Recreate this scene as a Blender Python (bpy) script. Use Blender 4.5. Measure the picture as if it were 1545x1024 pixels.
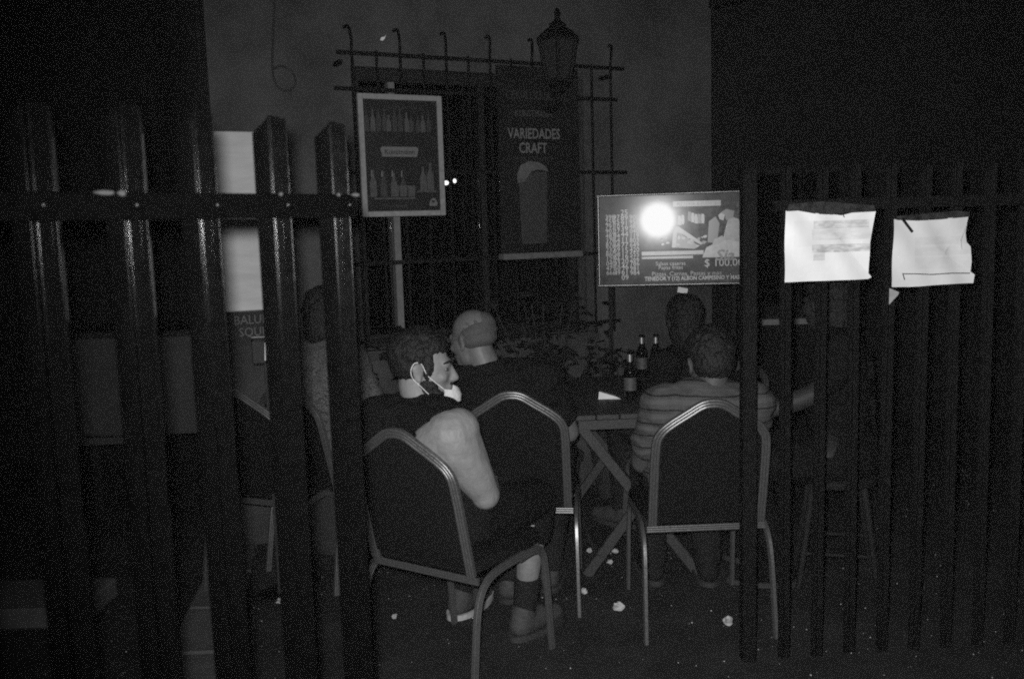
import bpy, math, random
from mathutils import Vector, Matrix, Euler
random.seed(7)
V = Vector
PI = math.pi
for o in list(bpy.data.objects):
    bpy.data.objects.remove(o, do_unlink=True)
scene = bpy.context.scene
C = scene.collection

# ------------------------------------------------------------------ camera
CAMH = 1.56
FPX = 1390.0
pitch = math.atan(0.121)
roll = math.radians(1.7)
F = V((0, math.cos(pitch), -math.sin(pitch)))
R0 = V((1, 0, 0)); U0 = V((0, math.sin(pitch), math.cos(pitch)))
R = R0 * math.cos(roll) - U0 * math.sin(roll)
U = U0 * math.cos(roll) + R0 * math.sin(roll)
cam_d = bpy.data.cameras.new('camera')
cam = bpy.data.objects.new('camera', cam_d); C.objects.link(cam)
cam_d.sensor_width = 36.0
cam_d.lens = 36.0 * FPX / 1545.0
cam_d.dof.use_dof = True; cam_d.dof.focus_distance = 3.7; cam_d.dof.aperture_fstop = 4.5
cam_d.clip_start = 0.02; cam_d.clip_end = 400
M4 = Matrix((R, U, -F)).transposed().to_4x4()
M4.translation = V((0, 0, CAMH))
cam.matrix_world = M4
scene.camera = cam
CAMP = V((0, 0, CAMH))

def at(px, py, Y):
    d = F + R * ((px - 772.5) / FPX) - U * ((py - 512.0) / FPX)
    return CAMP + d * (Y / d.y)

# ------------------------------------------------------------------ night sky, fill sun, flash, exposure
world = bpy.data.worlds.new('World'); scene.world = world
world.use_nodes = True
nt = world.node_tree
bg = nt.nodes['Background']
sky = nt.nodes.new('ShaderNodeTexSky'); sky.sky_type = 'NISHITA'; sky.sun_disc = False
sky.sun_elevation = math.radians(35); sky.sun_rotation = math.radians(200)
bw = nt.nodes.new('ShaderNodeRGBToBW')
nt.links.new(sky.outputs[0], bw.inputs[0]); nt.links.new(bw.outputs[0], bg.inputs[0])
bg.inputs[1].default_value = 0.0022
fill_sun_d = bpy.data.lights.new('moon', 'SUN'); fill_sun_d.energy = 0.004; fill_sun_d.angle = math.radians(3)  # faint sun lamp added as ambient fill
fill_sun = bpy.data.objects.new('moon', fill_sun_d); C.objects.link(fill_sun)
fill_sun.rotation_euler = (math.radians(55), 0, math.radians(-20))
# the camera's own flash, beside the lens (its reflection shows in the menu board)
fl_d = bpy.data.lights.new('flash', 'SPOT'); fl_d.energy = 435; fl_d.shadow_soft_size = 0.022
fl_d.spot_size = math.radians(92); fl_d.spot_blend = 1.0
fl = bpy.data.objects.new('flash', fl_d); C.objects.link(fl)
fl.location = CAMP - R * 0.025 + U * 0.04 + F * 0.02
aim = at(960, 480, 4.0) - fl.location
fl.rotation_euler = aim.to_track_quat('-Z', 'Y').to_euler()
scene.view_settings.view_transform = 'Standard'
scene.view_settings.look = 'None'
scene.view_settings.exposure = 0.0
scene.view_settings.gamma = 1.0
scene.view_settings.use_curve_mapping = False
scene.render.engine = 'CYCLES'
scene.cycles.use_denoising = False
scene.cycles.use_adaptive_sampling = False
scene.cycles.sample_clamp_direct = 1.3
scene.cycles.volume_bounces = 0
scene.cycles.max_bounces = 4
scene.cycles.filter_width = 1.9
scene.cycles.caustics_reflective = False

# ------------------------------------------------------------------ materials
MATS = {}
def mat(name, v, rough=0.6, metal=0.0, spec=0.5, nscale=0, namt=0.0, bump=0.0, bscale=0, stretch=None, sheen=0.0, rvar=0.0):
    if name in MATS: return MATS[name]
    m = bpy.data.materials.new(name); m.use_nodes = True
    t = m.node_tree; b = t.nodes['Principled BSDF']
    b.inputs['Base Color'].default_value = (v, v, v, 1)
    b.inputs['Roughness'].default_value = rough
    b.inputs['Metallic'].default_value = metal
    b.inputs['Specular IOR Level'].default_value = spec
    if sheen: b.inputs['Sheen Weight'].default_value = sheen
    if nscale or bump:
        tc = t.nodes.new('ShaderNodeTexCoord'); src = tc.outputs['Object']
        if stretch:
            mp = t.nodes.new('ShaderNodeMapping'); mp.inputs['Scale'].default_value = stretch
            t.links.new(src, mp.inputs[0]); src = mp.outputs[0]
    if nscale:
        n = t.nodes.new('ShaderNodeTexNoise'); n.inputs['Scale'].default_value = nscale
        n.inputs['Detail'].default_value = 6; n.inputs['Roughness'].default_value = 0.65
        t.links.new(src, n.inputs['Vector'])
        r = t.nodes.new('ShaderNodeMapRange')
        r.inputs[1].default_value = 0.25; r.inputs[2].default_value = 0.75
        r.inputs[3].default_value = v * (1 - namt); r.inputs[4].default_value = v * (1 + namt)
        t.links.new(n.outputs[0], r.inputs[0]); t.links.new(r.outputs[0], b.inputs['Base Color'])
        if rvar:
            r2 = t.nodes.new('ShaderNodeMapRange')
            r2.inputs[1].default_value = 0.3; r2.inputs[2].default_value = 0.7
            r2.inputs[3].default_value = max(0.03, rough - rvar); r2.inputs[4].default_value = min(1, rough + rvar)
            t.links.new(n.outputs[0], r2.inputs[0]); t.links.new(r2.outputs[0], b.inputs['Roughness'])
    if bump:
        n2 = t.nodes.new('ShaderNodeTexNoise'); n2.inputs['Scale'].default_value = bscale
        n2.inputs['Detail'].default_value = 5
        t.links.new(src, n2.inputs['Vector'])
        bp = t.nodes.new('ShaderNodeBump'); bp.inputs['Strength'].default_value = bump
        bp.inputs['Distance'].default_value = 0.01
        t.links.new(n2.outputs[0], bp.inputs['Height']); t.links.new(bp.outputs[0], b.inputs['Normal'])
    MATS[name] = m
    return m

def glow_coat(m, w, r):
    b = m.node_tree.nodes['Principled BSDF']
    b.inputs['Coat Weight'].default_value = w; b.inputs['Coat Roughness'].default_value = r
    return m

def mat_emit(name, s):
    m = bpy.data.materials.new(name); m.use_nodes = True
    b = m.node_tree.nodes['Principled BSDF']
    b.inputs['Emission Color'].default_value = (1, 1, 1, 1); b.inputs['Emission Strength'].default_value = s
    MATS[name] = m; return m

def mat_pane(name):
    m = bpy.data.materials.new(name); m.use_nodes = True
    t = m.node_tree; t.nodes.clear()
    out = t.nodes.new('ShaderNodeOutputMaterial'); mx = t.nodes.new('ShaderNodeMixShader')
    tr = t.nodes.new('ShaderNodeBsdfTransparent'); gl = t.nodes.new('ShaderNodeBsdfGlossy')
    tr.inputs[0].default_value = (.8, .8, .8, 1); gl.inputs['Roughness'].default_value = 0.03
    gl.inputs['Color'].default_value = (.9, .9, .9, 1)
    mx.inputs[0].default_value = 0.03
    t.links.new(tr.outputs[0], mx.inputs[1]); t.links.new(gl.outputs[0], mx.inputs[2]); t.links.new(mx.outputs[0], out.inputs[0])
    MATS[name] = m; return m

def mat_stripes(name, base, dark, scale_axis, period, width):
    """horizontal thin dark yarn stripes woven in a shirt"""
    m = mat(name, base, 0.85, nscale=90, namt=0.25, bump=0.15, bscale=220)
    t = m.node_tree; b = t.nodes['Principled BSDF']
    old = b.inputs['Base Color'].links[0].from_socket
    tc = t.nodes.new('ShaderNodeTexCoord'); sp = t.nodes.new('ShaderNodeSeparateXYZ')
    t.links.new(tc.outputs['Object'], sp.inputs[0])
    no = t.nodes.new('ShaderNodeTexNoise'); no.inputs['Scale'].default_value = 5
    t.links.new(tc.outputs['Object'], no.inputs['Vector'])
    w = t.nodes.new('ShaderNodeMath'); w.operation = 'MULTIPLY_ADD'; w.inputs[1].default_value = 0.03
    t.links.new(no.outputs[0], w.inputs[0]); t.links.new(sp.outputs[2], w.inputs[2])
    d = t.nodes.new('ShaderNodeMath'); d.operation = 'DIVIDE'; d.inputs[1].default_value = period
    t.links.new(w.outputs[0], d.inputs[0])
    f = t.nodes.new('ShaderNodeMath'); f.operation = 'FRACT'; t.links.new(d.outputs[0], f.inputs[0])
    l = t.nodes.new('ShaderNodeMath'); l.operation = 'LESS_THAN'; l.inputs[1].default_value = width / period
    t.links.new(f.outputs[0], l.inputs[0])
    # a paler line next to each dark one
    l2 = t.nodes.new('ShaderNodeMath'); l2.operation = 'COMPARE'; l2.inputs[1].default_value = 0.62; l2.inputs[2].default_value = 0.16
    t.links.new(f.outputs[0], l2.inputs[0])
    mx0 = t.nodes.new('ShaderNodeMix'); mx0.data_type = 'RGBA'
    t.links.new(l2.outputs[0], mx0.inputs[0]); t.links.new(old, mx0.inputs[6]); mx0.inputs[7].default_value = (base*1.35,)*3 + (1,)
    mx = t.nodes.new('ShaderNodeMix'); mx.data_type = 'RGBA'
    t.links.new(l.outputs[0], mx.inputs[0]); t.links.new(mx0.outputs[2], mx.inputs[6]); mx.inputs[7].default_value = (dark, dark, dark, 1)
    t.links.new(mx.outputs[2], b.inputs['Base Color'])
    return m

def mat_check(name, a, c, scale):
    m = mat(name, a, 0.9)
    t = m.node_tree; b = t.nodes['Principled BSDF']
    tc = t.nodes.new('ShaderNodeTexCoord'); vo = t.nodes.new('ShaderNodeTexVoronoi')
    vo.inputs['Scale'].default_value = scale
    vo.feature = 'DISTANCE_TO_EDGE'
    t.links.new(tc.outputs['Object'], vo.inputs['Vector'])
    r = t.nodes.new('ShaderNodeMapRange'); r.inputs[1].default_value = 0.02; r.inputs[2].default_value = 0.18
    r.inputs[3].default_value = c; r.inputs[4].default_value = a
    t.links.new(vo.outputs['Distance'], r.inputs[0]); t.links.new(r.outputs[0], b.inputs['Base Color'])
    return m

def mat_paper(name, v, lines, smudge):
    """printed paper seen through a plastic sleeve: faint rows of print in the sheet's own coordinates"""
    m = mat(name, v, 0.45, spec=0.3, nscale=9, namt=0.06, bump=0.25, bscale=14)
    t = m.node_tree; b = t.nodes['Principled BSDF']
    old = b.inputs['Base Color'].links[0].from_socket
    tc = t.nodes.new('ShaderNodeTexCoord'); sp = t.nodes.new('ShaderNodeSeparateXYZ')
    t.links.new(tc.outputs['Object'], sp.inputs[0])
    cur = old
    for (x0, x1, z0, z1, amt, sc) in lines:
        def rng(sock, a, c):
            k = t.nodes.new('ShaderNodeMath'); k.operation = 'COMPARE'
            k.inputs[1].default_value = (a + c) / 2; k.inputs[2].default_value = abs(c - a) / 2
            t.links.new(sock, k.inputs[0]); return k.outputs[0]
        mm = t.nodes.new('ShaderNodeMath'); mm.operation = 'MULTIPLY'
        t.links.new(rng(sp.outputs[0], x0, x1), mm.inputs[0]); t.links.new(rng(sp.outputs[2], z0, z1), mm.inputs[1])
        n = t.nodes.new('ShaderNodeTexNoise'); n.inputs['Scale'].default_value = sc; n.inputs['Detail'].default_value = 3
        mp = t.nodes.new('ShaderNodeMapping'); mp.inputs['Scale'].default_value = (0.5, 1, 1.6)
        t.links.new(tc.outputs['Object'], mp.inputs[0]); t.links.new(mp.outputs[0], n.inputs['Vector'])
        r = t.nodes.new('ShaderNodeMapRange'); r.inputs[1].default_value = 0.35; r.inputs[2].default_value = 0.6
        r.inputs[3].default_value = 0.25; r.inputs[4].default_value = 1
        t.links.new(n.outputs[0], r.inputs[0])
        m2 = t.nodes.new('ShaderNodeMath'); m2.operation = 'MULTIPLY'
        t.links.new(mm.outputs[0], m2.inputs[0]); t.links.new(r.outputs[0], m2.inputs[1])
        m3 = t.nodes.new('ShaderNodeMath'); m3.operation = 'MULTIPLY'; m3.inputs[1].default_value = amt
        t.links.new(m2.outputs[0], m3.inputs[0])
        mx = t.nodes.new('ShaderNodeMix'); mx.data_type = 'RGBA'
        t.links.new(m3.outputs[0], mx.inputs[0]); t.links.new(cur, mx.inputs[6]); mx.inputs[7].default_value = (smudge,)*3 + (1,)
        cur = mx.outputs[2]
    t.links.new(cur, b.inputs['Base Color'])
    return m

FENCE = mat('fence_paint', 0.0018, 0.15, spec=0.22, nscale=60, namt=0.4, rvar=0.03)
FENCE_OLD = mat('weathered_fence_paint', 0.006, 0.8, spec=0.1, nscale=40, namt=0.5)
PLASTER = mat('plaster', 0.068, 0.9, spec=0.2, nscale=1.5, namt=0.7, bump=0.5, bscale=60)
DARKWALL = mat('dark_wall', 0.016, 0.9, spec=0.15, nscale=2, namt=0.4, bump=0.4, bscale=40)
ASPHALT = mat('asphalt', 0.028, 0.85, spec=0.25, nscale=3.2, namt=0.65, bump=0.7, bscale=120)
SLAB = mat('slab', 0.12, 0.9, spec=0.2, nscale=5, namt=0.35, bump=0.5, bscale=90)
CABLE = mat('cable_sheath', 0.028, 0.8)
IRON = mat('iron', 0.004, 0.7, spec=0.2, nscale=60, namt=0.5)
TIMBER_DARK = mat('dark_timber', 0.014, 0.7, spec=0.2, nscale=12, namt=0.4, stretch=(1, 1, .1))
WHITE_FRAME = mat('white_frame', 0.15, 0.6, nscale=30, namt=0.25)
PALE_FRAME = mat('pale_frame', 0.26, 0.6, nscale=40, namt=0.3)
ALU = mat('aluminium', 0.20, 0.34, metal=0.72, spec=0.5, nscale=180, namt=0.3, rvar=0.1)
BLACKFAB = mat('black_fabric', 0.007, 0.95, spec=0.15, nscale=140, namt=0.5, bump=0.3, bscale=300)
BLACKCLOTH = mat('black_cloth', 0.009, 0.95, spec=0.1, nscale=100, namt=0.4, bump=0.35, bscale=24)
DENIM = mat('dark_denim', 0.018, 0.95, spec=0.1, nscale=150, namt=0.4, bump=0.3, bscale=22)
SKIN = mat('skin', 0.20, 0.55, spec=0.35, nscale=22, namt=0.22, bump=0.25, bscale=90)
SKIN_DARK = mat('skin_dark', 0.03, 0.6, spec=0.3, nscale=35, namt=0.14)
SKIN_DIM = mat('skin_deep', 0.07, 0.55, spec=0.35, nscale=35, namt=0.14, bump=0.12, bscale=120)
SCALP = mat('scalp', 0.13, 0.5, spec=0.4, nscale=60, namt=0.2, bump=0.1, bscale=200)
HAIR = mat('hair', 0.010, 0.6, spec=0.3, nscale=120, namt=0.6, bump=0.6, bscale=150)
STUBBLE = mat('stubble', 0.085, 0.8, spec=0.2, nscale=400, namt=0.6, bump=0.4, bscale=500)
EYE = mat('eye', 0.05, 0.3)
MASKM = mat('mask_cloth', 0.62, 0.9, spec=0.1, nscale=60, namt=0.1, bump=0.4, bscale=70)
GLASSM = mat('spectacle_rim', 0.2, 0.2, metal=0.6)
SHOE = mat('shoe', 0.05, 0.8, nscale=60, namt=0.4)
SOLE = mat('pale_sole', 0.45, 0.7, nscale=50, namt=0.3)
WOOD = mat('table_wood', 0.048, 0.6, spec=0.3, nscale=14, namt=0.45, stretch=(6, .7, 6), bump=0.2, bscale=40)
BOTTLE = mat('bottle_glass', 0.006, 0.06, spec=0.7)
LABELM = mat('bottle_label', 0.07, 0.6, nscale=80, namt=0.4)
PAPERW = mat('white_paper', 0.75, 0.8, nscale=20, namt=0.08)
LITTER = mat('litter_paper', 0.5, 0.9, nscale=30, namt=0.25)
LEAF = mat('leaf', 0.020, 0.5, spec=0.4, nscale=8, namt=0.6)
TERRA = mat('pot_clay', 0.03, 0.9, nscale=10, namt=0.3)
POSTER = mat('poster_print', 0.013, 0.55, spec=0.3, nscale=6, namt=0.6)
POSTER2 = mat('craft_poster_print', 0.010, 0.55, spec=0.25, nscale=5, namt=0.5)
INK1 = mat('ink_pale', 0.14, 0.7, nscale=60, namt=0.3)
INK2 = mat('ink_mid', 0.065, 0.7, nscale=60, namt=0.4)
INK3 = mat('ink_dim', 0.032, 0.7, nscale=60, namt=0.4)
MENU = mat('menu_laminate', 0.10, 0.11, spec=0.10, nscale=9, namt=0.6, bump=.02, bscale=5)
glow_coat(MENU, .11, .19)
MENU_P = mat('menu_ink_pale', 0.33, 0.3, nscale=60, namt=0.45)
MENU_M = glow_coat(mat('menu_ink_mid', 0.19, 0.3, nscale=45, namt=0.6), .10, .19)
MENU_D = mat('menu_ink_dark', 0.03, 0.3)
CHROME = mat('chrome', 0.5, 0.2, metal=1.0)
SIGNW = mat('white_sign', 0.62, 0.5, nscale=2.4, namt=0.22, stretch=(1, 1, 5))
GREYB = mat('grey_board', 0.036, 0.8, nscale=6, namt=0.3)
SPECK = mat('debris', 0.5, 0.8)
PANE = mat_pane('window_glass')
GLOW = mat_emit('lamp_glow', 5.0)
SLEEVE = mat('plastic_sleeve', 0.03, 0.25, spec=0.5, nscale=50, namt=0.9)
LANTG = mat('lantern_glass', 0.018, 0.5)
STRIPED = mat_stripes('striped_shirt_cloth', 0.058, 0.008, 2, 0.052, 0.006)
CHECK = mat_check('netted_shirt_cloth', 0.13, 0.03, 95)

# ------------------------------------------------------------------ mesh helpers
def cat(pts, n=8, closed=False):
    """Catmull-Rom through the points"""
    P = [V(p) for p in pts]; out = []
    N = len(P)
    for i in range(N if closed else N - 1):
        p0 = P[i-1] if (i > 0 or closed) else P[0] * 2 - P[1]
        p1 = P[i]; p2 = P[(i+1) % N]
        p3 = P[(i+2) % N] if (i + 2 < N or closed) else P[-1] * 2 - P[-2]
        for k in range(n):
            t = k / n
            out.append(0.5 * ((2*p1) + (p2-p0)*t + (2*p0-5*p1+4*p2-p3)*t*t + (3*p1-p0-3*p2+p3)*t**3))
    if not closed: out.append(P[-1])
    return out

class MB:
    def __init__(s): s.v = []; s.f = []
    def add(s, vs, fs):
        b = len(s.v); s.v += [tuple(p) for p in vs]; s.f += [tuple(b + i for i in f) for f in fs]; return s
    def box(s, c, size, rot=None, bev=0.0):
        hx, hy, hz = size[0]/2, size[1]/2, size[2]/2
        c = V(c); rm = rot if rot is not None else Matrix.Identity(3)
        if bev <= 0:
            vs = [c + rm @ V((x*hx, y*hy, z*hz)) for x in (-1, 1) for y in (-1, 1) for z in (-1, 1)]
            return s.add(vs, [(0,1,3,2), (4,6,7,5), (0,4,5,1), (2,3,7,6), (0,2,6,4), (1,5,7,3)])
        # chamfered: rings along z
        def ring(ax, ay, z, b):
            return [V((x, y, z)) for x, y in ((-ax+b, -ay), (ax-b, -ay), (ax, -ay+b), (ax, ay-b), (ax-b, ay), (-ax+b, ay), (-ax, ay-b), (-ax, -ay+b))]
        rings = [ring(hx-bev, hy-bev, -hz, bev*.6), ring(hx, hy, -hz+bev, bev), ring(hx, hy, hz-bev, bev), ring(hx-bev, hy-bev, hz, bev*.6)]
        vs = [c + rm @ p for r in rings for p in r]; fs = []
        for i in range(3):
            for k in range(8):
                fs.append((i*8+k, i*8+(k+1) % 8, (i+1)*8+(k+1) % 8, (i+1)*8+k))
        fs.append(tuple(range(7, -1, -1))); fs.append(tuple(range(24, 32)))
        return s.add(vs, fs)
    def sweep(s, path, prof, up=(0, 0, 1), closed=False, caps=True):
        """prof: 2-D points (a along side, b along up-ish)"""
        P = [V(p) for p in path]; n = len(P); m = len(prof); vs = []; fs = []
        up = V(up)
        for i in range(n):
            a = P[(i-1) % n] if (closed or i > 0) else P[i]; b = P[(i+1) % n] if (closed or i < n-1) else P[i]
            t = (b - a).normalized()
            side = t.cross(up)
            if side.length < 1e-4: side = t.cross(V((0.0, 1.0, 0.01)))
            side.normalize(); u2 = side.cross(t).normalized()
            for (x, y) in prof: vs.append(P[i] + side * x + u2 * y)
        for i in range(n if closed else n-1):
            j = (i+1) % n
            for k in range(m):
                l = (k+1) % m
                fs.append((i*m+k, i*m+l, j*m+l, j*m+k))
        if caps and not closed:
            fs.append(tuple(range(m-1, -1, -1))); fs.append(tuple((n-1)*m + k for k in range(m)))
        return s.add(vs, fs)
    def tube(s, path, r, seg=8, up=(0, 0, 1), closed=False):
        return s.sweep(path, [(r*math.cos(2*PI*k/seg), r*math.sin(2*PI*k/seg)) for k in range(seg)], up, closed)
    def cone(s, a, b, ra, rb, seg=14):
        a = V(a); b = V(b); t = (b-a).normalized()
        h = V((0, 0, 1)) if abs(t.z) < .9 else V((0, 1, 0))
        x = t.cross(h).normalized(); y = t.cross(x).normalized()
        vs = []
        for c, r in ((a, ra), (b, rb)):
            for k in range(seg):
                w = 2*PI*k/seg; vs.append(c + x*(r*math.cos(w)) + y*(r*math.sin(w)))
        fs = [(k, (k+1) % seg, seg+(k+1) % seg, seg+k) for k in range(seg)]
        fs += [tuple(range(seg-1, -1, -1)), tuple(range(seg, 2*seg))]
        return s.add(vs, fs)
    def ell(s, c, r, rot=None, seg=16, rings=10):
        c = V(c); rm = rot if rot is not None else Matrix.Identity(3)
        if not hasattr(r, '__len__'): r = (r, r, r)
        vs = [c + rm @ V((0, 0, -r[2]))]; fs = []
        for i in range(1, rings):
            ph = -PI/2 + PI*i/rings
            for k in range(seg):
                th = 2*PI*k/seg
                vs.append(c + rm @ V((r[0]*math.cos(ph)*math.cos(th), r[1]*math.cos(ph)*math.sin(th), r[2]*math.sin(ph))))
        vs.append(c + rm @ V((0, 0, r[2])))
        for k in range(seg): fs.append((0, 1+(k+1) % seg, 1+k))
        for i in range(rings-2):
            for k in range(seg):
                a = 1+i*seg; fs.append((a+k, a+(k+1) % seg, a+seg+(k+1) % seg, a+seg+k))
        a = 1+(rings-2)*seg; T = len(vs)-1
        for k in range(seg): fs.append((a+k, a+(k+1) % seg, T))
        return s.add(vs, fs)
    def cap(s, a, b, ra, rb=None):
        rb = ra if rb is None else rb
        a = V(a); b = V(b)
        s.ell(a, ra, seg=14, rings=8); s.ell(b, rb, seg=14, rings=8)
        d = (b-a).length
        if d > 1e-4:
            k = (ra-rb)/d; t = (b-a)/d; q = math.sqrt(max(0, 1-k*k))
            s.cone(a + t*(ra*k), b + t*(rb*k), ra*q, rb*q)
        return s
    def lathe(s, prof, c=(0, 0, 0), seg=20):
        c = V(c); m = len(prof); vs = []; fs = []
        for k in range(seg):
            w = 2*PI*k/seg
            for (r, z) in prof: vs.append(c + V((r*math.cos(w), r*math.sin(w), z)))
        for k in range(seg):
            l = (k+1) % seg
            for i in range(m-1): fs.append((k*m+i, l*m+i, l*m+i+1, k*m+i+1))
        return s.add(vs, fs)
    def prism(s, pts, y0, y1):
        """outline in x,z; thickness along y"""
        n = len(pts)
        vs = [V((x, y0, z)) for x, z in pts] + [V((x, y1, z)) for x, z in pts]
        fs = [tuple(range(n)), tuple(range(2*n-1, n-1, -1))]
        fs += [(k, n+k, n+(k+1) % n, (k+1) % n) for k in range(n)]
        return s.add(vs, fs)
    def mesh(s, name):
        me = bpy.data.meshes.new(name); me.from_pydata(s.v, [], s.f); me.update(); return me
    def build(s, name, m, parent=None, smooth=False, loc=None):
        me = s.mesh(name)
        import bmesh
        bm = bmesh.new(); bm.from_mesh(me); bmesh.ops.recalc_face_normals(bm, faces=bm.faces); bm.to_mesh(me); bm.free()
        me.materials.append(m)
        if smooth:
            me.polygons.foreach_set('use_smooth', [True]*len(me.polygons))
            if smooth != 'all': me.set_sharp_from_angle(angle=math.radians(40))
        o = bpy.data.objects.new(name, me); C.objects.link(o)
        if parent is not None: o.parent = parent
        if loc is not None: o.location = loc
        return o

def empty(name, loc, rotz=0.0):
    o = bpy.data.objects.new(name, None); C.objects.link(o)
    o.location = loc; o.rotation_euler = (0, 0, rotz); o.empty_display_size = 0.1
    return o
def tag(o, label=None, cat_=None, group=None, kind=None):
    if label: o['label'] = label
    if cat_: o['category'] = cat_
    if group: o['group'] = group
    if kind: o['kind'] = kind
    return o
def dup(o, parent=None):
    c = o.copy(); C.objects.link(c); c.parent = parent
    for ch in list(o.children): dup(ch, c)
    return c
def text(body, size, loc, m, parent, name='lettering', align='CENTER', spacing=1.0, sx=1.0, shear=0.0, line=1.0, off=0.0):
    cu = bpy.data.curves.new(name, 'FONT'); cu.body = body; cu.size = size; cu.align_x = align; cu.align_y = 'CENTER'
    cu.extrude = 0.0004; cu.space_character = spacing; cu.shear = shear; cu.space_line = line; cu.resolution_u = 2
    cu.offset = off
    tmp = bpy.data.objects.new(name, cu); C.objects.link(tmp)
    me = bpy.data.meshes.new_from_object(tmp.evaluated_get(bpy.context.evaluated_depsgraph_get()))
    bpy.data.objects.remove(tmp, do_unlink=True); bpy.data.curves.remove(cu)
    me.name = name; me.materials.clear(); me.materials.append(m)
    o = bpy.data.objects.new(name, me); C.objects.link(o); o.parent = parent
    o.location = loc; o.rotation_euler = (PI/2, 0, 0); o.scale = (sx, 1, 1)
    return o

# ================================================================== the setting
MB().box((0, 40, -0.06), (160, 120, 0.12)).build('ground', ASPHALT)
tag(bpy.data.objects['ground'], kind='structure')
# pale paving strip beyond the near fence
pth = empty('path', (0, 0, 0)); tag(pth, kind='structure')
A = [at(258, 818, 4.7), at(325, 818, 4.7)]
for k in range(5):
    y0 = 4.55 - k*0.42; y1 = y0 - 0.408
    def edge(y):
        t = (4.55-y)/2.0
        return (-1.52+0.30*t, -1.33+0.40*t)
    a0, b0 = edge(y0); a1, b1 = edge(y1)
    h = 0.014 + 0.003*random.random()
    MB().add([(a0, y0, 0), (b0, y0, 0), (b1, y1, 0), (a1, y1, 0), (a0+.006, y0-.006, h), (b0-.006, y0-.006, h), (b1-.006, y1+.006, h), (a1+.006, y1+.006, h)],
             [(4,5,6,7), (0,4,7,3), (1,2,6,5), (0,1,5,4), (3,7,6,2)]).build('paving_slab', SLAB, pth)
kb = MB().box((-2.30, 3.74, 0.045), (1.06, 0.34, 0.09), bev=0.012).build('step', SLAB)
tag(kb, 'low pale concrete step at ground level beyond the near fence', 'step')
# pale debris specks strewn on the ground
mb = MB()
for k in range(1500):
    x = random.uniform(-2.2, 3.2); y = random.uniform(2.4, 6.2)
    if x > 0.9 and random.random() < .25: y = random.uniform(2.5, 3.6)
    r = random.choice([.0012, .0015, .002, .003]) * random.uniform(.7, 1.3); w = random.uniform(0, PI)
    mb.add([(x+r*math.cos(w+q), y+r*math.sin(w+q)*.7, .004+r*.6*(i % 2)) for i, q in enumerate((0, 1.4, 3.0, 4.6))] + [(x, y, .004+r*1.4)],
           [(0,1,4), (1,2,4), (2,3,4), (3,0,4)])
tag(mb.build('debris', SPECK), kind='stuff')

# ---- rendered house with the barred window
WX, WY = -1.405, 4.4975
wrot = math.atan2(0.4472, 0.8944)
house = empty('house', (WX, WY, 0), wrot)
tag(house, 'plain plastered house front with a wide barred window under a dark eave', 'house')
WL = 3.0; HT = 2.97; TH = 0.22
o0, o1, oz0, oz1 = 0.70, 2.06, 0.95, 2.40        # window opening
wb = MB()
wb.box((o0/2, TH/2, HT/2), (o0, TH, HT)); wb.box(((o1+WL)/2, TH/2, HT/2), (WL-o1, TH, HT))
wb.box(((o0+o1)/2, TH/2, (HT+oz1)/2), (o1-o0, TH, HT-oz1)); wb.box(((o0+o1)/2, TH/2, oz0/2), (o1-o0, TH, oz0))
wb.box((0.11, 1.75, HT/2), (0.22, 3.05, HT))      # return walls
wb.box((WL-0.11, 1.75, HT/2), (0.22, 3.05, HT))
wb.build('wall', PLASTER, house)
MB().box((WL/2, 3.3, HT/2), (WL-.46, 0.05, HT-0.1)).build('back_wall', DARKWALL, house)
rf = MB()
rf.add([(-.35, -.42, HT-.06), (WL+.30, -.42, HT-.06), (WL+.30, 3.5, HT+.75), (-.35, 3.5, HT+.75), (-.35, -.42, HT+.02), (WL+.30, -.42, HT+.02), (WL+.30, 3.5, HT+.83), (-.35, 3.5, HT+.83)],
       [(0,1,2,3), (7,6,5,4), (0,4,5,1), (1,5,6,2), (2,6,7,3), (3,7,4,0)])
rf.build('roof', TIMBER_DARK, house)
MB().box((WL/2, -.435, HT-.04), (WL+.66, 0.03, 0.14)).build('eave_board', TIMBER_DARK, house)
for k in range(6):
    MB().box((-.2+k*.64, -.21, HT-.075), (.07, .38, .09)).build('rafter_end', TIMBER_DARK, house)
win = MB()
fy = 0.10
for (cx, cz, sx, sz) in ((o0+.03, (oz0+oz1)/2, .06, oz1-oz0), (o1-.03, (oz0+oz1)/2, .06, oz1-oz0), ((o0+o1)/2, oz1-.03, o1-o0-.12, .06), ((o0+o1)/2, oz0+.03, o1-o0-.12, .06)):
    win.box((cx, fy, cz), (sx, .06, sz))
wn = win.build('window', TIMBER_DARK, house)
MB().box((.935, fy-.012, (oz0+oz1)/2), (.036, .05, oz1-oz0-.125)).build('mullion', WHITE_FRAME, wn)
MB().box((1.46, fy, (oz0+oz1)/2), (.035, .05, oz1-oz0-.125)).build('mullion', TIMBER_DARK, wn)
for a, b in ((o0+.06, .917), (.953, 1.443), (1.478, o1-.06)):
    MB().box(((a+b)/2, fy+.01, (oz0+oz1)/2), (b-a-.002, .006, oz1-oz0-.122)).build('pane', PANE, wn)
MB().box((o1+.03, -.012, (oz0+oz1)/2), (.06, .024, oz1-oz0+.06)).build('window_trim', mat('trim', .05, .8, nscale=20, namt=.4), house)
MB().box(((o0+o1)/2, -.03, oz0-.03), (o1-o0+.1, .10, .05)).build('window_sill', GREYB, house)
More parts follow.
